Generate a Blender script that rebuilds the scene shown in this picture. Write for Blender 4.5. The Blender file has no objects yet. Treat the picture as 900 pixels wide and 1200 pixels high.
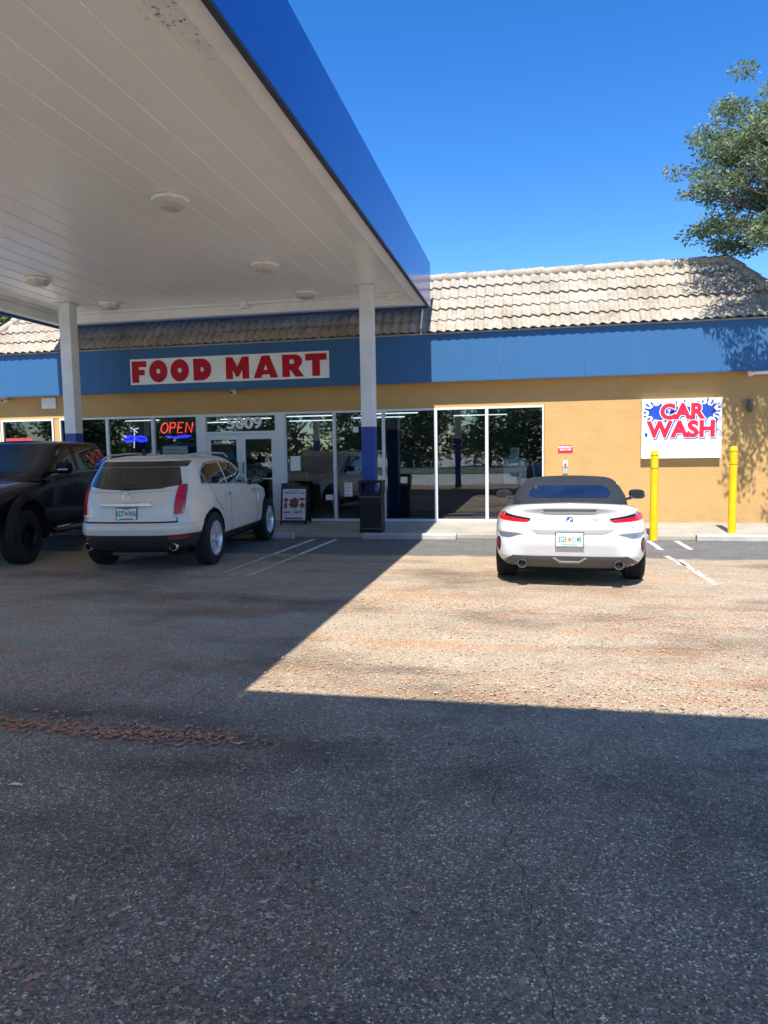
import bpy, bmesh, math, random
import numpy as np
from mathutils import Vector, Matrix, geometry
from mathutils.bvhtree import BVHTree

random.seed(7)
rng = np.random.default_rng(11)
SC = bpy.context.scene
COL = SC.collection
R = math.radians
PI = math.pi
EYE = 1.68

# ------------------------------------------------------------------ materials
MATS = {}


def new_mat(name):
    m = bpy.data.materials.new(name)
    m.use_nodes = True
    nt = m.node_tree
    b = nt.nodes['Principled BSDF']
    MATS[name] = m
    return m, nt, b


def nd(nt, kind, **kw):
    n = nt.nodes.new(kind)
    for k, v in kw.items():
        if k in n.inputs:
            n.inputs[k].default_value = v
        else:
            setattr(n, k, v)
    return n


def mixc(nt, fac, a, b, mode='MIX'):
    """colour mix; a, b, fac are sockets or values"""
    n = nt.nodes.new('ShaderNodeMix')
    n.data_type = 'RGBA'
    n.blend_type = mode
    for idx, v in ((0, fac), (6, a), (7, b)):
        if hasattr(v, 'node'):
            nt.links.new(v, n.inputs[idx])
        else:
            n.inputs[idx].default_value = v if idx == 0 else (*v, 1)[:4]
    return n.outputs[2]


def math_n(nt, op, a, b=0.0, clamp=False):
    n = nt.nodes.new('ShaderNodeMath')
    n.operation = op
    n.use_clamp = clamp
    for i, v in enumerate((a, b)):
        if hasattr(v, 'node'):
            nt.links.new(v, n.inputs[i])
        else:
            n.inputs[i].default_value = v
    return n.outputs[0]


def ramp(nt, src, stops):
    n = nt.nodes.new('ShaderNodeValToRGB')
    els = n.color_ramp.elements
    while len(els) < len(stops):
        els.new(0.5)
    for e, (p, c) in zip(els, stops):
        e.position = p
        e.color = (c, c, c, 1) if not hasattr(c, '__len__') else (*c, 1)[:4]
    nt.links.new(src, n.inputs[0])
    return n.outputs[0]


def noise(nt, scale, detail=4, rough=0.55, vec=None, stretch=None):
    if vec is None:
        vec = nt.nodes.new('ShaderNodeTexCoord').outputs['Object']
    if stretch:
        mp = nd(nt, 'ShaderNodeMapping')
        mp.inputs['Scale'].default_value = stretch
        nt.links.new(vec, mp.inputs[0])
        vec = mp.outputs[0]
    n = nd(nt, 'ShaderNodeTexNoise', Scale=scale, Detail=detail, Roughness=rough)
    nt.links.new(vec, n.inputs['Vector'])
    return n.outputs['Fac']


def bump(nt, bsdf, h, strength=0.3, dist=0.01):
    b = nd(nt, 'ShaderNodeBump', Strength=strength, Distance=dist)
    nt.links.new(h, b.inputs['Height'])
    nt.links.new(b.outputs[0], bsdf.inputs['Normal'])


def pmat(name, col, rough=0.5, metal=0.0, coat=0.0, var=0.12, scale=3.0, bmp=0.0, bscale=60.0, spec=0.5, stretch=None):
    if name in MATS:
        return MATS[name]
    m, nt, b = new_mat(name)
    n = noise(nt, scale, 5, 0.6, stretch=stretch)
    f = ramp(nt, n, [(0.3, 1 - var), (0.7, 1 + var * 0.6)])
    c = mixc(nt, 1.0, col, f, 'MULTIPLY')
    nt.links.new(c, b.inputs['Base Color'])
    b.inputs['Roughness'].default_value = rough
    b.inputs['Metallic'].default_value = metal
    b.inputs['Coat Weight'].default_value = coat
    b.inputs['Coat Roughness'].default_value = 0.04
    b.inputs['Specular IOR Level'].default_value = spec
    if bmp:
        bump(nt, b, noise(nt, bscale, 6, 0.65), bmp, 0.01)
    return m


def emat(name, col, strength, base=(0.3, 0.3, 0.3)):
    m, nt, b = new_mat(name)
    b.inputs['Base Color'].default_value = (*base, 1)
    b.inputs['Emission Color'].default_value = (*col, 1)
    b.inputs['Emission Strength'].default_value = strength
    return m


def glass_mat(name, tint, ior=1.7, mixblack=0.0):
    m, nt, b = new_mat(name)
    nt.nodes.remove(b)
    tr = nd(nt, 'ShaderNodeBsdfTransparent')
    tr.inputs[0].default_value = (*tint, 1)
    gl = nd(nt, 'ShaderNodeBsdfGlossy')
    gl.inputs['Color'].default_value = (0.93, 0.97, 1.0, 1)
    gl.inputs['Roughness'].default_value = 0.014
    fr = nd(nt, 'ShaderNodeFresnel', IOR=ior)
    nz = noise(nt, 0.9, 2)
    bp = nd(nt, 'ShaderNodeBump', Strength=0.02, Distance=0.05)
    nt.links.new(nz, bp.inputs['Height'])
    nt.links.new(bp.outputs[0], gl.inputs['Normal'])
    mx = nd(nt, 'ShaderNodeMixShader')
    nt.links.new(fr.outputs[0], mx.inputs[0])
    nt.links.new(tr.outputs[0], mx.inputs[1])
    nt.links.new(gl.outputs[0], mx.inputs[2])
    nt.links.new(mx.outputs[0], nt.nodes['Material Output'].inputs[0])
    return m


# ------------------------------------------------------------------ mesh builder
class MB:
    def __init__(s):
        s.v, s.f, s.m = [], [], []

    def add(s, verts, faces, mi=0, M=None):
        o = len(s.v)
        for p in verts:
            p = Vector(p)
            if M is not None:
                p = M @ p
            s.v.append(p)
        for f in faces:
            s.f.append([i + o for i in f])
            s.m.append(mi)
        return s

    def box(s, x0, x1, y0, y1, z0, z1, mi=0, M=None):
        v = [(x, y, z) for x in (x0, x1) for y in (y0, y1) for z in (z0, z1)]
        return s.add(v, [(0, 1, 3, 2), (4, 6, 7, 5), (0, 4, 5, 1), (2, 3, 7, 6), (0, 2, 6, 4), (1, 5, 7, 3)], mi, M)

    def prism(s, poly, axis, a0, a1, mi=0, M=None):
        """extrude a 2-D polygon: axis 'x' -> poly is (y,z); 'y' -> (x,z); 'z' -> (x,y)"""
        def mk(p, a):
            return {'x': (a, p[0], p[1]), 'y': (p[0], a, p[1]), 'z': (p[0], p[1], a)}[axis]
        n = len(poly)
        v = [mk(p, a0) for p in poly] + [mk(p, a1) for p in poly]
        f = [list(range(n)), list(range(2 * n - 1, n - 1, -1))]
        f += [(i, (i + 1) % n, n + (i + 1) % n, n + i) for i in range(n)]
        return s.add(v, f, mi, M)

    def cyl(s, p0, p1, r0, r1=None, n=16, mi=0, caps=True, M=None):
        r1 = r0 if r1 is None else r1
        p0, p1 = Vector(p0), Vector(p1)
        d = (p1 - p0).normalized()
        a = d.orthogonal().normalized()
        b = d.cross(a)
        v = []
        for p, r in ((p0, r0), (p1, r1)):
            for i in range(n):
                t = 2 * PI * i / n
                v.append(p + a * (r * math.cos(t)) + b * (r * math.sin(t)))
        f = [(i, (i + 1) % n, n + (i + 1) % n, n + i) for i in range(n)]
        if caps:
            f += [list(range(n - 1, -1, -1)), list(range(n, 2 * n))]
        return s.add(v, f, mi, M)

    def lathe(s, prof, n=24, mi=0, M=None, axis='z'):
        """prof: (r, h) list revolved about an axis"""
        v = []
        for r, h in prof:
            for i in range(n):
                t = 2 * PI * i / n
                c, q = r * math.cos(t), r * math.sin(t)
                v.append({'z': (c, q, h), 'x': (h, c, q), 'y': (q, h, c)}[axis])
        f = []
        for k in range(len(prof) - 1):
            for i in range(n):
                j = (i + 1) % n
                f.append((k * n + i, k * n + j, (k + 1) * n + j, (k + 1) * n + i))
        return s.add(v, f, mi, M)

    def tube(s, pts, r, n=8, mi=0, M=None, caps=True):
        pts = [Vector(p) for p in pts]
        rs = r if hasattr(r, '__len__') else [r] * len(pts)
        v = []
        ref = None
        for i, p in enumerate(pts):
            d = (pts[min(i + 1, len(pts) - 1)] - pts[max(i - 1, 0)]).normalized()
            if ref is None:
                ref = d.orthogonal().normalized()
            a = (ref - d * ref.dot(d)).normalized()
            ref = a
            b = d.cross(a)
            for k in range(n):
                t = 2 * PI * k / n
                v.append(p + a * (rs[i] * math.cos(t)) + b * (rs[i] * math.sin(t)))
        f = []
        for i in range(len(pts) - 1):
            for k in range(n):
                j = (k + 1) % n
                f.append((i * n + k, i * n + j, (i + 1) * n + j, (i + 1) * n + k))
        if caps:
            f += [list(range(n - 1, -1, -1)), list(range((len(pts) - 1) * n, len(pts) * n))]
        return s.add(v, f, mi, M)

    def build(s, name, mats, parent=None, smooth=None, loc=None, rot=None, bevel=0.0):
        me = bpy.data.meshes.new(name)
        me.from_pydata([tuple(p) for p in s.v], [], s.f)
        if not hasattr(mats, '__len__'):
            mats = [mats]
        for m in mats:
            me.materials.append(m)
        me.polygons.foreach_set('material_index', s.m)
        bm = bmesh.new()
        bm.from_mesh(me)
        bmesh.ops.recalc_face_normals(bm, faces=bm.faces)
        bm.to_mesh(me)
        bm.free()
        if smooth:
            me.shade_smooth()
            me.set_sharp_from_angle(angle=R(smooth))
        return link(name, me, parent, loc, rot, bevel)


def link(name, me, parent=None, loc=None, rot=None, bevel=0.0):
    o = bpy.data.objects.new(name, me)
    COL.objects.link(o)
    if parent:
        o.parent = parent
    if loc is not None:
        o.location = loc
    if rot is not None:
        o.rotation_euler = rot
    if bevel:
        b = o.modifiers.new('bevel', 'BEVEL')
        b.width = bevel
        b.segments = 2
        b.limit_method = 'ANGLE'
        b.angle_limit = R(40)
    return o


def tag(o, label, cat, group=None, kind=None):
    o['label'] = label
    o['category'] = cat
    if group:
        o['group'] = group
    if kind:
        o['kind'] = kind
    return o


def structure(o, kind='structure', label=None):
    o['kind'] = kind
    if label:
        o['label'] = label
    return o


def empty(name, loc, rz=0.0):
    o = bpy.data.objects.new(name, None)
    COL.objects.link(o)
    o.location = loc
    o.rotation_euler = (0, 0, rz)
    o.empty_display_size = 0.2
    return o


def mesh_np(name, verts, quads, mats, parent=None, mi=None, smooth=False):
    """fast mesh from numpy arrays of quads"""
    me = bpy.data.meshes.new(name)
    nv, nf = len(verts), len(quads)
    me.vertices.add(nv)
    me.vertices.foreach_set('co', np.asarray(verts, np.float32).ravel())
    k = quads.shape[1]
    me.loops.add(nf * k)
    me.loops.foreach_set('vertex_index', np.asarray(quads, np.int32).ravel())
    me.polygons.add(nf)
    me.polygons.foreach_set('loop_start', np.arange(0, nf * k, k, dtype=np.int32))
    for m in (mats if hasattr(mats, '__len__') else [mats]):
        me.materials.append(m)
    if mi is not None:
        me.polygons.foreach_set('material_index', np.asarray(mi, np.int32))
    me.update(calc_edges=True)
    if smooth:
        me.shade_smooth()
    return link(name, me, parent)


def curve_mesh(cu):
    o = bpy.data.objects.new('tmp', cu)
    COL.objects.link(o)
    dg = bpy.context.evaluated_depsgraph_get()
    dg.update()
    me = bpy.data.meshes.new_from_object(o.evaluated_get(dg))
    bpy.data.objects.remove(o)
    bpy.data.curves.remove(cu)
    return me


def text(name, s, size, mat, parent=None, loc=(0, 0, 0), rot=(PI / 2, 0, 0), ext=0.003, bold=0.0, sx=1.0, shear=0.0, space=1.0):
    cu = bpy.data.curves.new(name, 'FONT')
    cu.body = s
    cu.size = size
    cu.extrude = ext
    cu.offset = bold
    cu.align_x = 'CENTER'
    cu.align_y = 'CENTER'
    cu.shear = shear
    cu.space_character = space
    cu.resolution_u = 4
    me = curve_mesh(cu)
    me.name = name
    me.transform(Matrix.Diagonal((sx, 1, 1, 1)))
    me.materials.clear()
    me.materials.append(mat)
    return link(name, me, parent, loc, rot)


def glyphs(name, splines, mat, parent, loc, rot, ext=0.004):
    """flat letter shapes with holes, from closed outlines"""
    cu = bpy.data.curves.new(name, 'CURVE')
    cu.dimensions = '2D'
    cu.fill_mode = 'BOTH'
    cu.extrude = ext
    for pts in splines:
        sp = cu.splines.new('POLY')
        sp.points.add(len(pts) - 1)
        for p, q in zip(sp.points, pts):
            p.co = (q[0], q[1], 0, 1)
        sp.use_cyclic_u = True
    me = curve_mesh(cu)
    me.name = name
    me.materials.clear()
    me.materials.append(mat)
    return link(name, me, parent, loc, rot)


def ell(cx, cy, rx, ry, n=28, a0=0, a1=360):
    full = abs(a1 - a0) >= 360
    k = n if full else n + 1
    return [(cx + rx * math.cos(R(a0 + (a1 - a0) * i / n)), cy + ry * math.sin(R(a0 + (a1 - a0) * i / n))) for i in range(k)]


# ------------------------------------------------------------------ shared materials
M_BLUE_CANOPY = pmat('blue_canopy_metal', (0.008, 0.085, 0.42), 0.20, 0.0, 0.0, 0.10, 0.6, spec=0.35)
M_BLUE_FASCIA = pmat('blue_fascia_panel', (0.034, 0.114, 0.250), 0.45, 0.0, 0.0, 0.05, 0.9, spec=0.25, stretch=(2, 2, 0.6))
M_BLUE_COLUMN = pmat('blue_column_paint', (0.012, 0.045, 0.25), 0.4)
M_WHITE_METAL = pmat('white_painted_metal', (0.80, 0.785, 0.74), 0.45, var=0.08)
M_COLUMN = pmat('grey_white_column_paint', (0.68, 0.69, 0.68), 0.5, var=0.12, scale=2)
M_FRAME = pmat('white_aluminium', (0.62, 0.65, 0.66), 0.4, var=0.06)
M_BLACK = pmat('black_plastic', (0.012, 0.012, 0.014), 0.45)
M_RUBBER = pmat('tyre_rubber', (0.014, 0.014, 0.015), 0.85, var=0.3, scale=20, bmp=0.2)
M_DARK = pmat('dark_void', (0.004, 0.004, 0.005), 0.9)
M_YELLOW = pmat('yellow_bollard_sleeve', (0.80, 0.50, 0.0), 0.45, var=0.16, scale=7)
M_RED = pmat('red_letter', (0.42, 0.004, 0.016), 0.5, spec=0.2)
M_RED2 = pmat('red_letter_bright', (0.72, 0.012, 0.045), 0.4)
M_SIGNBLUE = pmat('sign_blue', (0.012, 0.06, 0.40), 0.4)
M_SIGNWHITE = pmat('sign_white', (0.80, 0.81, 0.80), 0.4, var=0.05)
M_SIGNGREY = pmat('sign_offwhite', (0.72, 0.72, 0.69), 0.45, var=0.06)
M_PAPER = pmat('paper', (0.72, 0.72, 0.70), 0.8)
M_CHROME = pmat('chrome', (0.75, 0.76, 0.78), 0.12, 1.0)
M_ALLOY = pmat('silver_alloy', (0.72, 0.73, 0.75), 0.32, 0.7)
M_GREYPL = pmat('grey_diffuser_plastic', (0.085, 0.088, 0.09), 0.5)
M_SILL = pmat('grey_box', (0.35, 0.36, 0.36), 0.5)


def concrete_mat(name, col, stain=0.5):
    m, nt, b = new_mat(name)
    n1 = noise(nt, 1.3, 6, 0.65)
    n2 = noise(nt, 28, 5, 0.7)
    f1 = ramp(nt, n1, [(0.3, 1 - stain * 0.5), (0.62, 1.05)])
    f2 = ramp(nt, n2, [(0.25, 0.78), (0.7, 1.12)])
    c = mixc(nt, 1, col, f1, 'MULTIPLY')
    c = mixc(nt, 1, c, f2, 'MULTIPLY')
    nt.links.new(c, b.inputs['Base Color'])
    b.inputs['Roughness'].default_value = 0.85
    bump(nt, b, n2, 0.35, 0.01)
    return m


M_CONC = concrete_mat('sidewalk_concrete', (0.36, 0.335, 0.275))
M_STOP = concrete_mat('wheel_stop_concrete', (0.46, 0.44, 0.40), 0.7)


def stucco_mat():
    m, nt, b = new_mat('tan_stucco')
    n1 = noise(nt, 0.8, 5, 0.6)
    n2 = noise(nt, 16, 6, 0.7, stretch=(1, 1, 2.2))
    n3 = noise(nt, 5.0, 5, 0.6, stretch=(0.5, 1, 3.5))
    c = mixc(nt, ramp(nt, n1, [(0.3, 0.0), (0.7, 1.0)]), (0.455, 0.275, 0.10), (0.525, 0.323, 0.122))
    c = mixc(nt, 1, c, ramp(nt, n2, [(0.3, 0.92), (0.65, 1.04)]), 'MULTIPLY')
    c = mixc(nt, 1, c, ramp(nt, n3, [(0.35, 0.95), (0.65, 1.02)]), 'MULTIPLY')
    tc = nt.nodes.new('ShaderNodeTexCoord').outputs['Object']
    sp = nd(nt, 'ShaderNodeSeparateXYZ')
    nt.links.new(tc, sp.inputs[0])
    splash_ = math_n(nt, 'MULTIPLY', ramp(nt, sp.outputs[2], [(0.12, 1.0), (0.55, 0.0)]), ramp(nt, noise(nt, 3.5, 6, 0.7), [(0.42, 0.0), (0.66, 0.55)]))
    c = mixc(nt, splash_, c, (0.24, 0.17, 0.10))
    run = math_n(nt, 'MULTIPLY', ramp(nt, noise(nt, 3.2, 4, 0.6, stretch=(1, 1, 0.12)), [(0.58, 0.0), (0.72, 0.22)]), ramp(nt, noise(nt, 0.6, 2), [(0.45, 0.0), (0.6, 1.0)]))
    c = mixc(nt, run, c, (0.33, 0.22, 0.11))
    nt.links.new(c, b.inputs['Base Color'])
    b.inputs['Roughness'].default_value = 0.9
    bump(nt, b, n2, 0.30, 0.012)
    return m


M_STUCCO = stucco_mat()


def tile_mat():
    m, nt, b = new_mat('concrete_roof_tile')
    n1 = noise(nt, 1.6, 5, 0.65)
    n2 = noise(nt, 9, 5, 0.7, stretch=(3, 1, 1))
    c = mixc(nt, ramp(nt, n1, [(0.32, 0.0), (0.68, 1.0)]), (0.30, 0.25, 0.185), (0.455, 0.405, 0.325))
    c = mixc(nt, 1, c, ramp(nt, n2, [(0.28, 0.55), (0.6, 1.06)]), 'MULTIPLY')
    nt.links.new(c, b.inputs['Base Color'])
    b.inputs['Roughness'].default_value = 0.85
    bump(nt, b, noise(nt, 50, 4), 0.3, 0.01)
    return m


M_TILE = tile_mat()


def soffit_mat():
    m, nt, b = new_mat('white_soffit_deck')
    n1 = noise(nt, 0.35, 4, 0.6)
    c = mixc(nt, ramp(nt, n1, [(0.3, 0.0), (0.7, 1.0)]), (0.82, 0.785, 0.71), (0.88, 0.855, 0.795))
    # grime where the panels were torn near the outer edge
    tc = nt.nodes.new('ShaderNodeTexCoord')
    sep = nd(nt, 'ShaderNodeSeparateXYZ')
    nt.links.new(tc.outputs['Object'], sep.inputs[0])
    dx = math_n(nt, 'ABSOLUTE', math_n(nt, 'ADD', sep.outputs[0], 2.55))
    dy = math_n(nt, 'ABSOLUTE', math_n(nt, 'SUBTRACT', sep.outputs[1], 5.15))
    near = math_n(nt, 'ADD', math_n(nt, 'MULTIPLY', dx, 3.0), math_n(nt, 'MULTIPLY', dy, 1.3))
    near = ramp(nt, near, [(0.25, 1.0), (1.0, 0.0)])
    nz = ramp(nt, noise(nt, 11, 5, 0.75), [(0.56, 0.0), (0.60, 1.0)])
    c = mixc(nt, math_n(nt, 'MULTIPLY', near, nz), c, (0.05, 0.04, 0.035))
    nz2 = ramp(nt, noise(nt, 2.5, 5, 0.7), [(0.5, 0.0), (0.75, 0.35)])
    c = mixc(nt, math_n(nt, 'MULTIPLY', nz2, near), c, (0.25, 0.22, 0.17))
    nt.links.new(c, b.inputs['Base Color'])
    b.inputs['Roughness'].default_value = 0.24
    b.inputs['Specular IOR Level'].default_value = 0.6
    return m


M_SOFFIT = soffit_mat()


def asphalt_mat():
    m, nt, b = new_mat('worn_asphalt')
    tc = nt.nodes.new('ShaderNodeTexCoord').outputs['Object']
    sep = nd(nt, 'ShaderNodeSeparateXYZ')
    nt.links.new(tc, sep.inputs[0])
    X, Y = sep.outputs[0], sep.outputs[1]
    vo = nd(nt, 'ShaderNodeTexVoronoi', Scale=135.0)
    nt.links.new(tc, vo.inputs['Vector'])
    cs = nd(nt, 'ShaderNodeSeparateColor')
    nt.links.new(vo.outputs['Color'], cs.inputs[0])
    agg = ramp(nt, cs.outputs[0], [(0.0, 0.40), (0.35, 0.78), (0.82, 1.1), (0.94, 1.8), (1.0, 3.4)])
    n_l = noise(nt, 0.35, 5, 0.6, stretch=(0.35, 1.0, 1))
    n_m = noise(nt, 2.2, 6, 0.65)
    n_f = noise(nt, 26, 5, 0.7)
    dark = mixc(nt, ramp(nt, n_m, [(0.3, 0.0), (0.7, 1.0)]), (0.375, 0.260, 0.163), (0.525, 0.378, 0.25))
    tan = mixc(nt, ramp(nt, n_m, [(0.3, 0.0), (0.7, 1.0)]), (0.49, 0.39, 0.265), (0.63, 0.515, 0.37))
    grey = mixc(nt, ramp(nt, n_m, [(0.3, 0.0), (0.7, 1.0)]), (0.18, 0.175, 0.162), (0.255, 0.248, 0.23))
    # worn, sun-bleached drive aisle; canopy shade painted into the nearer ground's darker tone
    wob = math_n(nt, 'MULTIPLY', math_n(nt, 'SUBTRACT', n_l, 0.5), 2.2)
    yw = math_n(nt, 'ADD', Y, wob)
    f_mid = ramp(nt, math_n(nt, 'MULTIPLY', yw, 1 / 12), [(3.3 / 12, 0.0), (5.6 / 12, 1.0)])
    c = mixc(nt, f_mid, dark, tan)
    # orange-brown leaf dust lying in long bands across the aisle
    dust = noise(nt, 1.0, 6, 0.7, stretch=(0.35, 2.6, 1))
    dmask = math_n(nt, 'MULTIPLY', ramp(nt, dust, [(0.50, 0.0), (0.70, 1.0)]), f_mid)
    c = mixc(nt, math_n(nt, 'MULTIPLY', dmask, 0.8), c, (0.62, 0.33, 0.16))
    # ground out of view whitened to bounce added light onto the soffit
    far = math_n(nt, 'MAXIMUM', math_n(nt, 'SUBTRACT', math_n(nt, 'ABSOLUTE', math_n(nt, 'ADD', X, 2.5)), 9.5), math_n(nt, 'SUBTRACT', -3.0, Y))
    far = math_n(nt, 'MINIMUM', far, math_n(nt, 'SUBTRACT', 13.0, Y))
    f_bounce = ramp(nt, far, [(0.0, 0.0), (0.4, 1.0)])
    c = mixc(nt, f_bounce, c, (0.78, 0.74, 0.66))
    # oil stains
    oil = noise(nt, 0.8, 5, 0.6, stretch=(0.5, 1.6, 1))
    c = mixc(nt, ramp(nt, oil, [(0.60, 0.0), (0.74, 0.55)]), c, (0.08, 0.075, 0.072))
    st = noise(nt, 0.55, 5, 0.62, stretch=(0.6, 1.1, 1))
    c = mixc(nt, 1, c, ramp(nt, st, [(0.32, 0.42), (0.50, 1.0), (0.7, 1.12)]), 'MULTIPLY')
    # brown seep stain along the old leaf line at the left
    sy = math_n(nt, 'MULTIPLY', math_n(nt, 'SUBTRACT', math_n(nt, 'ADD', Y, math_n(nt, 'MULTIPLY', n_m, 0.5)), 4.30), 3.0)
    band = ramp(nt, math_n(nt, 'ABSOLUTE', sy), [(0.0, 1.0), (1.0, 0.0)])
    side = ramp(nt, math_n(nt, 'MULTIPLY', math_n(nt, 'ADD', X, math_n(nt, 'MULTIPLY', n_l, 2.0)), -0.25), [(0.0, 0.0), (0.35, 0.85)])
    c = mixc(nt, math_n(nt, 'MULTIPLY', math_n(nt, 'MULTIPLY', band, side), ramp(nt, n_m, [(0.35, 0.3), (0.6, 1.0)])), c, (0.075, 0.052, 0.040))
    wob2 = math_n(nt, 'MULTIPLY', math_n(nt, 'SUBTRACT', noise(nt, 1.6, 4), 0.5), 0.5)
    f_new = ramp(nt, math_n(nt, 'MULTIPLY', math_n(nt, 'ADD', Y, wob2), 1 / 20), [(11.1 / 20, 0.0), (11.22 / 20, 1.0)])
    c = mixc(nt, f_new, c, grey)
    c = mixc(nt, math_n(nt, 'SUBTRACT', 1.0, math_n(nt, 'MULTIPLY', f_mid, 0.5)), c, agg, 'MULTIPLY')
    c = mixc(nt, 1, c, ramp(nt, n_f, [(0.25, 0.72), (0.75, 1.25)]), 'MULTIPLY')
    nt.links.new(c, b.inputs['Base Color'])
    b.inputs['Roughness'].default_value = 0.88
    b.inputs['Specular IOR Level'].default_value = 0.3
    h = math_n(nt, 'ADD', math_n(nt, 'MULTIPLY', vo.outputs['Distance'], 25.0), n_f)
    bump(nt, b, h, 0.6, 0.006)
    return m


M_ASPHALT = asphalt_mat()


def paintline_mat():
    m, nt, b = new_mat('worn_white_line_paint')
    n = noise(nt, 14, 6, 0.75)
    c = mixc(nt, ramp(nt, n, [(0.38, 0.0), (0.56, 1.0)]), (0.30, 0.28, 0.25), (0.72, 0.71, 0.68))
    nt.links.new(c, b.inputs['Base Color'])
    b.inputs['Roughness'].default_value = 0.85
    return m


M_LINE = paintline_mat()
M_LINE_FADED = pmat('faded_line_paint', (0.50, 0.45, 0.38), 0.9, var=0.55, scale=12)


def leaf_mat(name, stops, trans=0.25, rough=0.6):
    m, nt, b = new_mat(name)
    g = nd(nt, 'ShaderNodeNewGeometry')
    r = nt.nodes.new('ShaderNodeValToRGB')
    els = r.color_ramp.elements
    while len(els) < len(stops):
        els.new(0.5)
    for e, (p, c) in zip(els, stops):
        e.position = p
        e.color = (*c, 1)
    nt.links.new(g.outputs['Random Per Island'], r.inputs[0])
    nt.links.new(r.outputs[0], b.inputs['Base Color'])
    b.inputs['Roughness'].default_value = rough
    if trans:
        t = nd(nt, 'ShaderNodeBsdfTranslucent')
        nt.links.new(r.outputs[0], t.inputs[0])
        mx = nd(nt, 'ShaderNodeMixShader')
        mx.inputs[0].default_value = trans
        nt.links.new(b.outputs[0], mx.inputs[1])
        nt.links.new(t.outputs[0], mx.inputs[2])
        nt.links.new(mx.outputs[0], nt.nodes['Material Output'].inputs[0])
    return m


M_OAK = leaf_mat('oak_leaf', [(0.0, (0.085, 0.125, 0.05)), (0.45, (0.145, 0.20, 0.085)), (0.8, (0.22, 0.275, 0.14)), (1.0, (0.34, 0.38, 0.24))], 0.45)
M_FARLEAF = leaf_mat('far_tree_leaf', [(0.0, (0.06, 0.105, 0.03)), (0.6, (0.12, 0.185, 0.055)), (1.0, (0.22, 0.29, 0.10))])
M_BARK = pmat('grey_bark', (0.16, 0.14, 0.12), 0.9, var=0.4, scale=8, bmp=0.8, bscale=20)
M_LITTER = leaf_mat('dry_leaf', [(0.0, (0.20, 0.12, 0.085)), (0.4, (0.38, 0.21, 0.13)), (0.75, (0.55, 0.28, 0.15)), (1.0, (0.62, 0.47, 0.34))], 0.0, 0.8)

M_LITTER_PALE = leaf_mat('sunbleached_leaf', [(0.0, (0.36, 0.14, 0.07)), (0.4, (0.58, 0.22, 0.10)), (0.8, (0.66, 0.29, 0.14)), (1.0, (0.62, 0.44, 0.29))], 0.0, 0.8)

# ------------------------------------------------------------------ ground, sidewalk, markings
g = MB()
xs = [-300, -40, -14, -7, 0, 7, 14, 40, 300]
ys = [-300, -40, -8, 0, 4, 8, 12, 16, 40, 300]
gv = [(x, y, 0) for y in ys for x in xs]
gf = [(j * len(xs) + i, j * len(xs) + i + 1, (j + 1) * len(xs) + i + 1, (j + 1) * len(xs) + i) for j in range(len(ys) - 1) for i in range(len(xs) - 1)]
g.add(gv, gf)
structure(g.build('ground', M_ASPHALT))

KERB_Y, WALL_Y, SW_Z = 13.48, 15.25, 0.13
s = MB()
s.prism([(KERB_Y, -0.05), (KERB_Y, 0.06), (KERB_Y + 0.015, 0.07), (WALL_Y + 0.02, SW_Z), (WALL_Y + 0.02, -0.05)], 'x', -14.0, 7.0)
structure(s.build('sidewalk', M_CONC))
grass = MB()
grass.box(-60, 60, -30, -18, 0.0, 0.06)
structure(grass.build('verge', pmat('verge_grass', (0.06, 0.10, 0.03), 0.9, var=0.5, scale=1.5)))

lines = MB()
faded = MB()


def stripe(mb, x0, y0, x1, y1, w=0.085, z=0.004):
    d = Vector((x1 - x0, y1 - y0)).normalized()
    n = Vector((-d.y, d.x)) * w / 2
    k = max(2, int((Vector((x1 - x0, y1 - y0)).length) / 0.12))
    v = []
    for i in range(k + 1):
        t = i / k
        p = Vector((x0 + (x1 - x0) * t, y0 + (y1 - y0) * t))
        e = random.uniform(-0.008, 0.008)
        v += [(p.x + n.x + e, p.y + n.y, z), (p.x - n.x + e, p.y - n.y, z)]
    mb.add(v, [(2 * i, 2 * i + 1, 2 * i + 3, 2 * i + 2) for i in range(k)])


stripe(lines, -4.06, 13.1, -4.15, 11.1)
stripe(lines, -3.63, 13.1, -3.70, 11.1)
stripe(faded, -4.15, 11.05, -4.22, 9.2)
stripe(faded, -3.70, 11.05, -3.78, 9.0)
stripe(lines, 2.05, 13.28, 2.07, 12.1)
stripe(lines, 2.52, 13.28, 2.54, 12.2)
stripe(faded, 2.03, 11.45, 2.10, 10.5)
stripe(faded, 2.14, 11.1, 2.18, 9.1, 0.09)
structure(lines.build('painted_parking_line', M_LINE))
structure(faded.build('faded_parking_line', M_LINE_FADED))

crack = MB()
cp = [(-0.22, 3.75), (-0.2, 3.63), (-0.15, 3.45), (-0.17, 3.3), (-0.08, 3.13), (-0.1, 2.95), (-0.03, 2.75), (-0.02, 2.6), (0.03, 2.47), (0.01, 2.3), (0.06, 2.2), (0.07, 2.06), (0.09, 1.9)]
pts = []
for (a, b_), (c_, d_) in zip(cp, cp[1:]):
    for k in range(5):
        t = k / 5
        pts.append((a + (c_ - a) * t + random.uniform(-0.012, 0.012), b_ + (d_ - b_) * t))
v = []
for i, (x, y) in enumerate(pts):
    w = 0.0008 + 0.0028 * random.random() ** 2
    v += [(x - w, y, 0.003), (x + w, y, 0.003)]
crack.add(v, [(2 * i, 2 * i + 1, 2 * i + 3, 2 * i + 2) for i in range(len(pts) - 1)])
structure(crack.build('ground_crack', pmat('crack_shadow', (0.085, 0.075, 0.065), 0.95, var=0.5, scale=9)))


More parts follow.
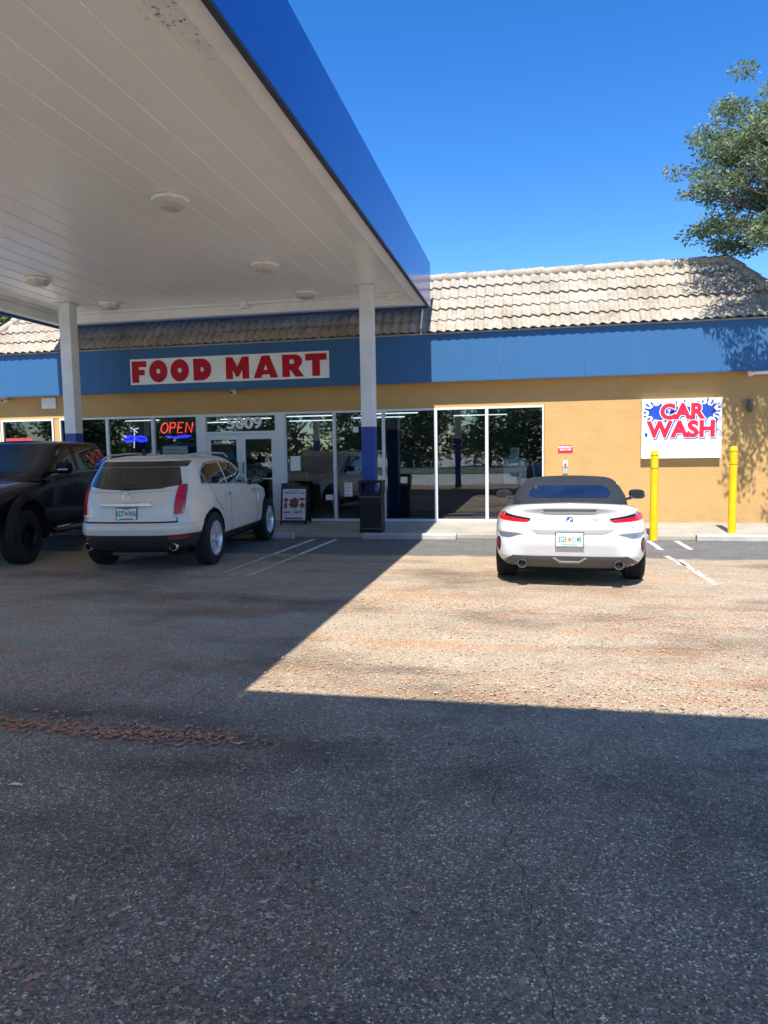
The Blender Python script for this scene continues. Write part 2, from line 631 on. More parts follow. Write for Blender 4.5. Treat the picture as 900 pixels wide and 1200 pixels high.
def litter(name, pts, smin, smax, label, mat=None):
    """small curled dead leaves lying on the ground, one quad pair each"""
    n = len(pts)
    a = rng.uniform(0, 2 * PI, n)
    L = rng.uniform(smin, smax, n)
    W = L * rng.uniform(0.35, 0.6, n)
    ux, uy = np.cos(a), np.sin(a)
    x, y = pts[:, 0], pts[:, 1]
    z0 = 0.006 + rng.uniform(0, 0.006, n)
    up = L * rng.uniform(0.0, 0.22, n)
    V = np.zeros((n, 6, 3))
    for k, (p, q, h) in enumerate([(-1, 0, 1), (-0.1, -1, 0.25), (-0.1, 1, 0.25), (0.25, -0.9, 0.1), (0.25, 0.9, 0.1), (1, 0, 1)]):
        V[:, k, 0] = x + ux * p * L / 2 - uy * q * W / 2
        V[:, k, 1] = y + uy * p * L / 2 + ux * q * W / 2
        V[:, k, 2] = z0 + up * h
    base = (np.arange(n) * 6)[:, None]
    F = np.concatenate([base + np.array([[0, 1, 3, 5]]), base + np.array([[0, 5, 4, 2]])], 0)
    o = mesh_np(name, V.reshape(-1, 3), F, mat or M_LITTER)
    structure(o, 'stuff', label)
    return o


def clustered(n, x0, x1, y0, y1, fn):
    out = []
    while len(out) < n:
        x, y = random.uniform(x0, x1), random.uniform(y0, y1)
        if random.random() < fn(x, y):
            out.append((x, y))
    return out


def dens_mid(x, y):
    d = 0.25
    d += 0.75 * math.exp(-((y - 7.35 + 0.25 * math.sin(x * 1.3)) / 0.35) ** 2)
    d += 0.45 * math.exp(-((y - 5.2 + 0.3 * math.sin(x * 0.9 + 1)) / 0.4) ** 2)
    d += 0.3 * math.exp(-((y - 6.2 + 0.2 * math.sin(x * 2.1)) / 0.25) ** 2)
    return min(1, d)


pl = clustered(14000, -3.5, 7.0, 4.3, 10.8, dens_mid)
pl += clustered(1500, -9, -1.5, 4.2, 10.5, dens_mid)
litter('leaf_litter', np.array(pl), 0.013, 0.034, 'orange brown leaf litter lying in bands across the drive aisle', M_LITTER_PALE)
pn = clustered(1100, -3.5, 3.5, 1.4, 4.8, lambda x, y: 0.45 + 0.4 * math.sin(x * 2.1 + 1.0) * math.sin(y * 1.7))
pdr = clustered(1300, -6.0, -1.3, 3.55, 4.1, lambda x, y: math.exp(-((y - 3.80) / 0.09) ** 2) * min(1, (-1.3 - x) * 1.2))
pn += clustered(160, -1.5, 2.5, 3.6, 4.1, lambda x, y: math.exp(-((y - 3.86) / 0.08) ** 2))
pn += clustered(220, -2.2, -0.4, 1.5, 2.6, lambda x, y: 0.8)
litter('fallen_leaves', np.array(pn), 0.02, 0.05, 'scattered dry brown leaves on the shaded asphalt in front')
litter('leaf_drift', np.array(pdr), 0.025, 0.055, 'reddish brown leaf drift in a thin line across the shaded asphalt at the left', M_LITTER_PALE)
pw = clustered(150, -12, 6, 12.2, 13.45, lambda x, y: (y - 12.0) / 1.5)
litter('kerb_leaves', np.array(pw), 0.02, 0.05, 'dry leaves gathered along the foot of the kerb')
sc = MB()
sc.add([(-2.62, 3.06, 0.006), (-2.59, 3.055, 0.014), (-2.54, 3.075, 0.005), (-2.55, 3.09, 0.006), (-2.585, 3.08, 0.018), (-2.61, 3.085, 0.007)], [(0, 1, 4, 5), (1, 2, 3, 4)])
tag(sc.build('paper_scrap', M_PAPER), 'crumpled white paper scrap on the dark shaded asphalt', 'litter')

# ------------------------------------------------------------------ store building
FY = 14.95          # front of the blue fascia
F0, F1 = 3.09, 4.09
XL, XR = -12.62, 4.66
store = empty('convenience_store', ((XL + XR) / 2, WALL_Y, 0))
tag(store, 'tan stucco convenience store with blue fascia, tiled mansard roof and large glass front', 'shop')
SX, SY = store.location.x, store.location.y


def sbuild(mb, name, mats, smooth=None, bevel=0.0, parent=store):
    """build a world-space mesh as a child of the store"""
    return mb.build(name, mats, parent, smooth, loc=(-SX, -SY, 0) if parent is store else None, bevel=bevel)


BACK_Y = 23.0
w = MB()
w.box(0.28, XR, WALL_Y, WALL_Y + 0.25, 0.0, 3.25)            # right part of the front wall
w.box(XL, 0.28, WALL_Y, WALL_Y + 0.25, 2.56, 3.25)           # header over the glass
w.box(XL, -12.56, WALL_Y, WALL_Y + 0.25, 0.0, 2.56)
w.box(-11.13, -10.98, WALL_Y + 0.01, WALL_Y + 0.25, 0.0, 2.56)
w.box(XL, XL + 0.25, WALL_Y + 0.25, BACK_Y, 0.0, 3.25)
w.box(XR - 0.25, XR, WALL_Y + 0.25, BACK_Y, 0.0, 3.25)
w.box(XL, XR, BACK_Y, BACK_Y + 0.25, 0.0, 3.25)
sbuild(w, 'wall', M_STUCCO)
so = MB()
so.box(XL - 0.3, XR + 0.3, FY + 0.04, WALL_Y, 3.11, 3.16)
sbuild(so, 'eave_soffit', M_STUCCO)
deck = MB()
deck.box(XL - 0.2, XR + 0.2, FY + 0.1, BACK_Y + 0.5, 3.26, 3.4)
deck.box(XL + 0.9, XR - 0.9, 16.0, BACK_Y - 0.5, 4.9, 5.0)
sbuild(deck, 'roof_deck', pmat('roof_membrane', (0.3, 0.3, 0.3), 0.9))
fa = MB()
joints = [XL - 0.35, -9.6, -6.6, -3.6, -0.6, 1.06, 3.95, XR + 0.35]
for a, b_ in zip(joints, joints[1:]):
    fa.box(a + 0.0015, b_ - 0.0015, FY, FY + 0.04, F0, F1)
    fa.box(a + 0.0015, b_ - 0.0015, FY + 0.002, FY + 0.06, F0 - 0.015, F0 - 0.001)
fa.box(XL - 0.35, XL - 0.31, FY + 0.045, BACK_Y, F0, F1)
fa.box(XR + 0.31, XR + 0.35, FY + 0.045, BACK_Y, F0, F1)
sbuild(fa, 'fascia', M_BLUE_FASCIA)

# mansard of S-profile tiles
RUN, RISE = 1.13, 1.33
EX0, EX1 = XL - 0.39, XR + 0.39
EY = FY - 0.06
EZ = 4.075


def tile_slope(mb, half_len, to_world, dx=0.0158):
    rows = 5
    pitch = 0.19
    L = math.hypot(RUN, RISE)
    nn = Vector((0, -RISE / L, RUN / L))      # outward normal in (along, in, up)
    for r in range(rows):
        t0, t1 = r / rows, min(1.0, (r + 1) / rows + 0.02)
        cols = []
        n = int(2 * half_len / dx)
        for i in range(n + 1):
            a = -half_len + 2 * half_len * i / n
            ph = a / pitch
            h = 0.023 * math.sin(2 * PI * ph) + 0.005 * math.sin(4 * PI * ph)
            tid = math.floor(a / (pitch * 2))
            jit = 0.005 * math.sin(tid * 12.9898 + r * 78.233)
            col = []
            for t, off in ((t0 + 0.035, 0.006), (t0 - 0.012, 0.050), ((t0 + t1) / 2, 0.036), (t1, 0.014)):
                lim = half_len - RUN * max(0.0, t)
                aa = max(-lim, min(lim, a))
                o = off + (h + jit if off > 0.01 else h * 0.6)
                p = Vector((aa, RUN * t, RISE * t)) + nn * o
                col.append(to_world(p))
            cols.append(col)
        v = [p for c in cols for p in c]
        f = []
        for i in range(n):
            a0 = (cols[i][1] - cols[i + 1][1]).length
            if a0 < 1e-4 and (cols[i][3] - cols[i + 1][3]).length < 1e-4:
                continue
            for k in range(3):
                f.append((i * 4 + k, (i + 1) * 4 + k, (i + 1) * 4 + k + 1, i * 4 + k + 1))
        mb.add(v, f)


rf = MB()
cxm = (EX0 + EX1) / 2
hl = (EX1 - EX0) / 2
tile_slope(rf, hl, lambda p: Vector((cxm + p.x, EY + p.y, EZ + p.z)))
hs = (BACK_Y + 0.3 - EY) / 2
cym = EY + hs
tile_slope(rf, hs, lambda p: Vector((EX1 - p.y, cym + p.x, EZ + p.z)), 0.05)
tile_slope(rf, hs, lambda p: Vector((EX0 + p.y, cym - p.x, EZ + p.z)), 0.05)
rf.box(EX0 + 0.02, EX1 - 0.02, EY + 0.02, EY + 0.08, EZ - 0.03, EZ - 0.003)
roof = sbuild(rf, 'roof', M_TILE, smooth=50)
rc = MB()


def caps(p0, p1, r=0.105, L=0.40):
    p0, p1 = Vector(p0), Vector(p1)
    d = (p1 - p0)
    n = max(1, int(d.length / L))
    for i in range(n):
        a = p0 + d * (i / n)
        b_ = p0 + d * ((i + 1.12) / n)
        j = random.uniform(-0.006, 0.006)
        rc.cyl(a + Vector((0, 0, 0.010 + j)), b_ + Vector((0, 0, -0.006 + j)), r, r * 0.90, 16)


ez = EZ + RISE
caps((EX1 - RUN, EY + RUN, ez), (EX0 + RUN, EY + RUN, ez))
caps((EX1 - 0.02, EY + 0.02, EZ + 0.05), (EX1 - RUN, EY + RUN, ez + 0.01))
caps((EX0 + 0.02, EY + 0.02, EZ + 0.05), (EX0 + RUN, EY + RUN, ez + 0.01))
o = rc.build('ridge_cap', M_TILE, roof, 40)
vent = MB()
vent.tube([(-2.22, EY + 0.02, EZ - 0.02), (-2.22, EY + 0.0, EZ + 0.1), (-2.22, EY + 0.3, EZ + 0.55)], 0.018)
o = vent.build('conduit', M_WHITE_METAL, roof, 40)

# interior
inter = MB()
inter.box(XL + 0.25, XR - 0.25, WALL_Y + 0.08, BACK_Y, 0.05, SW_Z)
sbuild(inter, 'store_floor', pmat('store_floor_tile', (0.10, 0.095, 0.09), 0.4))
ce = MB()
ce.box(XL + 0.25, XR - 0.25, WALL_Y + 0.25, BACK_Y, 2.86, 2.9)
sbuild(ce, 'store_ceiling', pmat('store_ceiling_tile', (0.22, 0.23, 0.24), 0.9))
M_TUBE = emat('fluorescent_tube', (0.85, 0.95, 1.0), 0.9, (0.5, 0.5, 0.5))
for x, y in ((-10.5, 18.6), (-7.9, 19.2), (-5.9, 18.6), (-4.3, 20.4), (-3.6, 18.4), (-9.6, 21), (-1.4, 20.6), (-6.6, 21.4)):
    fx = MB()
    fx.box(x - 0.75, x + 0.75, y - 0.05, y + 0.05, 2.62, 2.645)
    sbuild(fx, 'fluorescent_light', M_TUBE)
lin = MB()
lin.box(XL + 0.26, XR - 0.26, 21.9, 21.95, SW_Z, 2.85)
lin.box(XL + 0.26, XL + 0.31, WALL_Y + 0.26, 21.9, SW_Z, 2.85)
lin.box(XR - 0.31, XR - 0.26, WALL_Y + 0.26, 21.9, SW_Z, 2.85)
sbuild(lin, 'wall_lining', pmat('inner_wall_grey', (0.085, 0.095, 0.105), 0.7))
# product shelves just inside
M_SHELF = pmat('shelf_steel', (0.12, 0.12, 0.12), 0.5)
GOODS = [pmat('goods_' + n, c, 0.5) for n, c in (('red', (0.22, 0.03, 0.02)), ('white', (0.28, 0.28, 0.26)), ('blue', (0.03, 0.08, 0.3)), ('yellow', (0.25, 0.17, 0.03)), ('green', (0.05, 0.2, 0.06)), ('brown', (0.2, 0.1, 0.05)))]


def shelf_unit(x0, x1, y, label):
    r = empty('store_shelf', ((x0 + x1) / 2, y, SW_Z))
    tag(r, label, 'shelf', 'goods shelves inside the store')
    hw = (x1 - x0) / 2
    m = MB()
    m.box(-hw, hw, 0.20, 0.23, 0, 1.45)
    for z in (0.12, 0.5, 0.86, 1.2):
        m.box(-hw, hw, -0.2, 0.2, z, z + 0.025)
    m.build('rack', M_SHELF, r)
    for z in (0.146, 0.526, 0.886, 1.226):
        x = -hw + 0.02
        gd = MB()
        while x < hw - 0.16:
            wd = random.uniform(0.07, 0.15)
            gd.box(x, x + wd - 0.004, -0.17, 0.05, z, z + random.uniform(0.14, 0.26), random.randrange(6))
            x += wd
        gd.build('packed_goods', GOODS, r)['kind'] = 'stuff'


shelf_unit(-9.5, -7.7, 17.4, 'steel shelf of packed goods behind the OPEN sign window')
shelf_unit(-7.3, -5.6, 17.9, 'steel shelf of packed goods straight behind the glass double door')
shelf_unit(-5.3, -3.6, 18.6, 'steel shelf of packed goods behind the window next to the folding sign')
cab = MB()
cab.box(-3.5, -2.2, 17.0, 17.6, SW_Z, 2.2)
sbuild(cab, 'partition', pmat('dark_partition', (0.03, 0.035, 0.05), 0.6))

# storefront glazing
M_GLASS = glass_mat('storefront_glass', (0.76, 0.82, 0.83), 1.9)
Z0, Z1 = 0.135, 2.558


def glazed(name, x0, x1, z0, z1, fw=0.055, wide_l=None, wide_r=None, sill=0.05, plabel=None):
    fr = MB()
    wl, wr = wide_l or fw, wide_r or fw
    y0, y1 = WALL_Y - 0.02, WALL_Y + 0.075
    fr.box(x0, x0 + wl / 2, y0, y1, z0, z1)
    fr.box(x1 - wr / 2, x1, y0, y1, z0, z1)
    fr.box(x0 + wl / 2, x1 - wr / 2, y0, y1, z1 - 0.045, z1)
    fr.box(x0 + wl / 2, x1 - wr / 2, y0, y1, z0, z0 + sill)
    f = sbuild(fr, name, M_FRAME)
    pn = MB()
    pn.box(x0 + wl / 2, x1 - wr / 2, WALL_Y + 0.028, WALL_Y + 0.038, z0 + sill, z1 - 0.045)
    p = pn.build('pane', M_GLASS, f)
    if plabel:
        f['label'] = plabel
    return f


wx = [-12.55, -11.14]
glazed('window', -12.555, -11.135, Z0, Z1, 0.09)
glazed('window', -10.97, -9.73, Z0, Z1)
glazed('window', -9.727, -8.56, Z0, Z1, 0.07)
glazed('window', -8.557, -7.44, Z0, Z1, 0.07)
for a, b_ in ((-5.36, -4.22), (-4.217, -3.12), (-3.117, -1.98), (-1.977, -0.90), (-0.897, 0.27)):
    glazed('window', a, b_, Z0, Z1, 0.06)
# door frame, transom, two leaves
df = MB()
y0, y1 = WALL_Y - 0.04, WALL_Y + 0.08
df.box(-7.437, -7.235, y0, y1, Z0, Z1)
df.box(-5.57, -5.363, y0, y1, Z0, Z1)
df.box(-7.235, -5.57, y0, y1, 2.50, Z1)
df.box(-7.235, -5.57, y0, y1, 2.10, 2.16)
dfo = sbuild(df, 'door_frame', M_FRAME)
tp = MB()
tp.box(-7.235, -5.57, WALL_Y + 0.028, WALL_Y + 0.038, 2.16, 2.50)
tr_ = tp.build('transom_pane', M_GLASS, dfo)
for (x0, x1, hx) in ((-7.232, -6.405, -6.47), (-6.400, -5.573, -6.335)):
    d = MB()
    dy0, dy1 = WALL_Y - 0.02, WALL_Y + 0.03
    d.box(x0, x0 + 0.10, dy0, dy1, Z0 + 0.01, 2.095)
    d.box(x1 - 0.10, x1, dy0, dy1, Z0 + 0.01, 2.095)
    d.box(x0 + 0.10, x1 - 0.10, dy0, dy1, 1.98, 2.095)
    d.box(x0 + 0.10, x1 - 0.10, dy0, dy1, Z0 + 0.01, 0.36)
    d.box(x0 + 0.10, x1 - 0.10, dy0, dy1, 1.08, 1.10)
    do = sbuild(d, 'door', M_FRAME)
    p = MB()
    p.box(x0 + 0.10, x1 - 0.10, WALL_Y + 0.0, WALL_Y + 0.008, 0.36, 1.08)
    p.box(x0 + 0.10, x1 - 0.10, WALL_Y + 0.0, WALL_Y + 0.008, 1.10, 1.98)
    p.build('pane', M_GLASS, do)
    h = MB()
    h.tube([(hx, WALL_Y - 0.022, 1.22), (hx, WALL_Y - 0.07, 1.22), (hx, WALL_Y - 0.07, 1.46), (hx, WALL_Y - 0.022, 1.46)], 0.012)
    h.build('handle', M_BLACK, do, 40)
M_NUM = pmat('white_vinyl', (0.75, 0.76, 0.74), 0.5)
num = text('street_number', '5009', 0.34, M_NUM, None, (-6.32, WALL_Y + 0.020, 2.33), ext=0.002, bold=0.012, sx=1.25)
num.parent = store
num.location = (-6.32 - SX, 0.020, 2.33)

# ------------------------------------------------------------------ signs on the store
fs = empty('food_mart_sign', (-6.54, FY - 0.03, 3.53))
tag(fs, 'long white FOOD MART sign with fat red letters on the blue fascia', 'sign')
b = MB()
b.box(-2.33, 2.33, -0.0, 0.029, -0.285, 0.285)
b.build('sign_board', M_SIGNGREY, fs, bevel=0.004)
H = 0.475


def letters_food_mart():
    S = 0.36
    F = [[(0, 0), (S, 0), (S, .34), (.66, .34), (.66, .60), (S, .60), (S, .72), (.76, .72), (.76, 1), (0, 1)]]
    O = [ell(.47, .5, .47, .52), ell(.47, .5, .105, .115)]
    D = [[(0, 0), (.40, 0)] + ell(.40, .5, .50, .5, 18, -80, 80) + [(.40, 1), (0, 1)], [(.36, .39), (.44, .40)] + ell(.42, .5, .11, .11, 8, -70, 70) + [(.44, .60), (.36, .61)]]
    Mm = [[(0, 0), (.33, 0), (.33, .42), (.50, .10), (.62, .10), (.80, .42), (.80, 0), (1.13, 0), (1.13, 1), (.80, 1), (.565, .56), (.33, 1), (0, 1)]]
    A = [[(0, 0), (.36, 0), (.42, .15), (.76, .15), (.82, 0), (1.18, 0), (.78, 1), (.40, 1)], [(.50, .36), (.68, .36), (.59, .62)]]
    Rr = [[(0, 0), (.35, 0), (.35, .30), (.40, .30), (.62, 0), (1.03, 0), (.76, .36)] + ell(.58, .69, .37, .31, 14, -50, 90) + [(.5, 1), (0, 1)], [(.35, .58), (.47, .58)] + ell(.47, .68, .10, .10, 8, -90, 90) + [(.35, .78)]]
    T = [[(.30, 0), (.66, 0), (.66, .70), (.98, .70), (.98, 1), (-.02, 1), (-.02, .70), (.30, .70)]]
    return [(F, 22), (O, 98), (O, 191), (D, 290), (Mm, 428), (A, 543), (Rr, 661), (T, 756)]


for sp, px in letters_food_mart():
    x = (px - 431) / 834 * 4.66
    glyphs('letter', [[(x + p[0] * H, (p[1] - 0.5) * H) for p in pts_] for pts_ in sp], M_RED, fs, (0, -0.004, 0), (PI / 2, 0, 0))

cw = empty('car_wash_sign', (2.925, WALL_Y - 0.12, 2.01))
tag(cw, 'square white CAR WASH sign with blue water splash on the tan wall', 'sign')
b = MB()
b.box(-0.745, 0.745, 0.0, 0.118, -0.585, 0.585)
b.build('sign_box', M_SIGNWHITE, cw, bevel=0.006)
# blue splashes either side: a body with separate drops flung round it
def splash(outlines):
    glyphs('splash', outlines, M_SIGNBLUE, cw, (0, -0.003, 0.03), (PI / 2, 0, 0), 0.0025)


for sx in (-1, 1):
    cx, cy = sx * 0.43, 0.30
    pts_ = []
    for i in range(72):
        a = 2 * PI * i / 72
        k = max(0.0, math.cos(9 * a)) ** 2
        rr = 0.15 + 0.045 * k + 0.012 * math.sin(3 * a + sx)
        pts_.append((cx + rr * 1.15 * math.cos(a), cy + rr * 0.95 * math.sin(a)))
    splash([pts_])
    for k in range(13):
        a = R(-60 + 20 * k) if sx > 0 else R(120 + 20 * k)
        dx, dy = math.cos(a), math.sin(a)
        rr = 0.245 + 0.02 * math.sin(k * 2.1)
        cxx, cyy = cx + rr * 1.05 * dx, cy + rr * 0.85 * dy
        if abs(cxx) > 0.69 or cyy > 0.52:
            continue
        ln = 0.042 + 0.014 * math.sin(k * 1.3)
        splash([[(cxx + ln * math.cos(t) * dx - 0.017 * math.sin(t) * dy, cyy + ln * math.cos(t) * dy + 0.017 * math.sin(t) * dx) for t in [2 * PI * q / 12 for q in range(12)]]])
splash([[(-0.24, 0.20), (0.24, 0.20), (0.20, 0.40), (-0.20, 0.40)]])
for e_ in (ell(-0.66, -0.14, 0.028, 0.045, 12), ell(0.52, -0.17, 0.02, 0.035, 12), ell(0.05, 0.49, 0.018, 0.045, 12), ell(-0.10, 0.48, 0.015, 0.03, 12)):
    splash([e_])
for body, z, xx, ww in (('CAR', 0.325, 0.0, 0.98), ('WASH', -0.025, 0.0, 0.99)):
    sz = 0.40 if body == 'CAR' else 0.425
    text('letter_shadow', body, sz, M_SIGNBLUE, cw, (xx + 0.018, -0.007, z - 0.014), ext=0.001, bold=0.036, sx=ww, space=1.06)
    text('letter_outline', body, sz, M_SIGNWHITE, cw, (xx, -0.010, z), ext=0.001, bold=0.036, sx=ww, space=1.06)
    text('lettering', body, sz, M_RED2, cw, (xx, -0.013, z), ext=0.001, bold=0.022, sx=ww, space=1.06)

es = empty('emergency_sign', (0.705, WALL_Y - 0.012, 1.645))
tag(es, 'small red and white EMERGENCY SHUT OFF plate on the tan wall', 'sign')
b = MB()
b.box(-0.145, 0.145, 0, 0.01, -0.075, 0.075)
b.build('plate', M_RED2, es)
text('lettering', 'EMERGENCY\nSHUT OFF', 0.052, M_SIGNWHITE, es, (0, -0.003, 0.012), ext=0.001, bold=0.002, sx=0.95)
eb = empty('emergency_switch', (0.705, WALL_Y - 0.05, 1.30))
tag(eb, 'small shut off switch with conduit below the red emergency plate', 'switch')
b = MB()
b.box(-0.05, 0.05, 0, 0.048, -0.02, 0.10)
b.build('switch_box', M_SIGNWHITE, eb, bevel=0.006)
b = MB()
b.cyl((0, 0.0, 0.03), (0, -0.03, 0.03), 0.025, n=14)
b.build('push_button', M_RED2, eb, 40)
b = MB()
b.box(-0.045, 0.045, 0.002, 0.046, -0.16, -0.03)
b.cyl((0, 0.025, -0.16), (0, 0.025, -1.1), 0.014, n=10)
b.cyl((0, 0.025, 0.10), (0, 0.025, 0.20), 0.012, n=10)
b.build('conduit', M_SILL, eb)


def camera_thing(x, z, y, label):
    r = empty('security_camera', (x, y, z))
    tag(r, label, 'security camera', 'security cameras under the eave')
    b = MB()
    b.lathe([(0.0, 0.05), (0.05, 0.05), (0.055, 0.03), (0.055, 0.0)], 18)
    b.build('mount', M_SIGNWHITE, r, 40)
    b = MB()
    b.cyl((-0.0, -0.10, -0.05), (0.0, 0.07, -0.03), 0.038, 0.038, 16)
    b.cyl((0, 0, -0.03), (0, 0, 0.0), 0.015, n=8)
    b.build('housing', M_SIGNWHITE, r, 40)
    b = MB()
    b.cyl((0, -0.106, -0.0507), (0, -0.101, -0.05), 0.03, n=14)
    b.build('lens', M_BLACK, r)


camera_thing(-6.49, 3.055, WALL_Y - 0.12, 'small white security camera under the eave beneath the FOOD MART sign')
camera_thing(-12.33, 3.055, WALL_Y - 0.12, 'small white security camera under the eave at the far left corner')
fl = empty('flood_light', (4.42, WALL_Y - 0.16, 3.05))
tag(fl, 'grey twin flood light under the eave at the right end', 'light')
b = MB()
b.box(-0.22, 0.16, -0.05, 0.05, -0.035, 0.025)
b.cyl((0, 0, 0.02), (0, 0, 0.06), 0.05, n=14)
b.build('lamp_housing', M_SIGNWHITE, fl, bevel=0.01)
b = MB()
b.cyl((-0.22, 0, 0), (-0.29, -0.04, -0.02), 0.045, 0.055, 14)
b.build('lamp_head', M_SIGNWHITE, fl, 40)
wl = empty('wall_lamp', (4.17, WALL_Y - 0.10, 2.46))
tag(wl, 'small dark wall lamp on the stucco right of the CAR WASH sign', 'light')
b = MB()
b.box(-0.05, 0.05, 0.06, 0.098, -0.06, 0.08)
b.build('backplate', M_SILL, wl, bevel=0.008)
b = MB()
b.lathe([(0.0, 0.10), (0.05, 0.09), (0.065, 0.0), (0.06, -0.10), (0.035, -0.16), (0.0, -0.17)], 16)
b.build('lamp_body', pmat('bronze', (0.10, 0.08, 0.06), 0.4), wl, 40)
nb = MB()
nb.box(-0.19, 0.19, -0.03, -0.001, -0.13, 0.13)
tag(nb.build('notice_board', M_SIGNGREY, None, loc=(-11.22, WALL_Y, 2.93), bevel=0.005), 'blank white panel on the tan wall beside the left canopy column', 'panel')

# neon and paper signs in the windows
M_NEONR = emat('neon_red', (1.0, 0.07, 0.04), 1.1, (0.3, 0.02, 0.02))
M_NEONB = emat('neon_blue', (0.03, 0.04, 1.0), 1.4, (0.02, 0.02, 0.3))
GY = WALL_Y + 0.10
os_ = empty('open_sign', (-8.0, GY, 2.28))
tag(os_, 'red neon OPEN sign with blue underline hanging inside the window', 'neon sign')
b = MB()
b.box(-0.46, 0.46, 0.03, 0.045, -0.26, 0.2)
b.build('backboard', pmat('clear_backboard', (0.02, 0.02, 0.03), 0.2), os_)


def neon(name, paths, r, mat, parent):
    m = MB()
    for p in paths:
        m.tube([(a, 0, c) for a, c in p], r, 6)
    return m.build(name, mat, parent, 60)


def L(x, w_=0.17, h_=0.25):
    return x - 0.42, w_, h_


def sl(p):
    return [(a + 0.18 * c, c) for a, c in p]


o_ = [sl(ell(-0.32, 0, 0.085, 0.115, 18)[:] + [(-0.235, 0)])]
p_ = [sl([(-0.18, -0.115), (-0.18, 0.115), (-0.08, 0.115), (-0.05, 0.06), (-0.08, 0.0), (-0.17, 0.0)])]
e_ = [sl([(0.14, 0.115), (0.02, 0.115), (0.02, -0.115), (0.14, -0.115)]), sl([(0.02, 0.0), (0.11, 0.0)])]
n_ = [sl([(0.22, -0.115), (0.22, 0.115), (0.37, -0.115), (0.37, 0.115)])]
neon('neon_letters', o_ + p_ + e_ + n_, 0.014, M_NEONR, os_)
neon('neon_underline', [[(-0.30, -0.19), (-0.1, -0.22), (0.2, -0.18), (0.33, -0.20)], [(-0.25, -0.215), (0.0, -0.235), (0.28, -0.215)]], 0.013, M_NEONB, os_)
ns = empty('neon_sign', (-9.1, GY, 2.05))
tag(ns, 'blue neon brand sign with a palm shape hanging inside the window', 'neon sign')
neon('neon_outline', [ell(-0.12, 0.0, 0.15, 0.07, 16), ell(0.18, -0.01, 0.13, 0.06, 16), [(-0.25, -0.05), (0.05, -0.03), (0.33, -0.05)], [(-0.22, 0.02), (0.0, 0.04), (0.3, 0.02)]], 0.022, M_NEONB, ns)
M_NEONW = emat('neon_white', (0.6, 0.6, 0.9), 1.2)
neon('neon_palm', [[(-0.02, -0.22), (0.0, 0.0), (0.01, 0.22)], [(0.01, 0.2), (-0.1, 0.26)], [(0.01, 0.22), (0.12, 0.24)], [(0.01, 0.2), (0.08, 0.14)]], 0.01, M_NEONW, ns)


def window_paper(name, x0, x1, z0, z1, mat, label, group='papers taped to the windows', lines_=0):
    m = MB()
    m.box(-(x1 - x0) / 2, (x1 - x0) / 2, 0, 0.004, -(z1 - z0) / 2, (z1 - z0) / 2)
    for k in range(lines_):
        zz = (z1 - z0) * (0.38 - 0.76 * k / max(1, lines_ - 1))
        m.box(-(x1 - x0) * 0.38, (x1 - x0) * random.uniform(0.1, 0.38), -0.002, -0.0002, zz - 0.006, zz + 0.006, 1)
    return tag(m.build(name, [mat, M_BLACK], None, loc=((x0 + x1) / 2, WALL_Y + 0.0225, (z0 + z1) / 2)), label, 'notice', group)


window_paper('window_notice', -5.25, -5.02, 1.26, 1.58, M_PAPER, 'white framed notice taped to the window above the folding sign')
window_paper('window_notice', -4.45, -4.28, 0.60, 0.72, M_PAPER, 'small low white card in the window between folding sign and bin')
window_paper('window_notice', -4.02, -3.84, 0.68, 0.98, M_PAPER, 'white paper low in the window just left of the trash bin', lines_=4)
window_paper('window_notice', -3.80, -3.68, 2.08, 2.20, M_PAPER, 'small square white sticker high in the window left of the column')
window_paper('window_notice', -4.10, -4.00, 1.92, 1.98, M_PAPER, 'tiny white sticker high beside the mullion right of the door')
window_paper('window_poster', -8.35, -7.72, 1.25, 1.85, pmat('poster_grey', (0.20, 0.27, 0.25), 0.6), 'grey green poster in the window below the OPEN sign', lines_=6)
window_paper('window_poster', -12.48, -11.75, 1.85, 2.12, pmat('poster_red', (0.45, 0.05, 0.04), 0.6), 'red banner at the bottom of the far left window')
window_paper('window_poster', -12.3, -11.3, 1.2, 1.8, pmat('poster_dark', (0.05, 0.07, 0.06), 0.6), 'dark poster in the far left window below the red banner')

# white air machine behind the right window
am = empty('air_machine', (-0.32, WALL_Y + 0.36, SW_Z))
tag(am, 'white boxy air machine with coiled hose behind the right window', 'machine')
b = MB()
b.box(-0.24, 0.24, -0.2, 0.2, 0.80, 1.33)
for z in (0.93, 1.06, 1.19):
    b.box(-0.235, 0.235, -0.205, -0.201, z, z + 0.008, 1)
b.build('cabinet', [pmat('machine_white', (0.85, 0.87, 0.86), 0.5), M_SILL], am, bevel=0.01)
b = MB()
b.box(-0.10, 0.08, -0.05, 0.0, 1.335, 1.56)
b.box(-0.07, 0.05, -0.053, -0.051, 1.45, 1.5, 1)
b.build('top_sign', [M_PAPER, M_SILL], am)
b = MB()
b.tube([(0.25, -0.1, 1.25), (0.33, -0.15, 1.33), (0.38, -0.15, 1.15), (0.40, -0.15, 0.95), (0.52, -0.15, 0.85)], 0.02)
b.build('hose', M_PAPER, am, 60)
b = MB()
b.box(-0.3, 0.3, -0.22, 0.22, 0.0, 0.798)
b.build('stand', M_BLACK, am)

# ------------------------------------------------------------------ canopy
CZ0, CZ1, SOF = 4.63, 5.53, 4.90
CXL, CXR, CYE = -10.75, -2.04, 15.10
NY = 1.06                       # front edge of the pump canopy behind
can = empty('fuel_canopy', (-6.4, 8.0, 0))
tag(can, 'white boarded fuel station canopy with blue fascia on square columns', 'canopy')
CX_, CY_ = can.location.x, can.location.y


def cbuild(mb, name, mats, smooth=None, bevel=0.0):
    return mb.build(name, mats, can, smooth, loc=(-CX_, -CY_, 0), bevel=bevel)


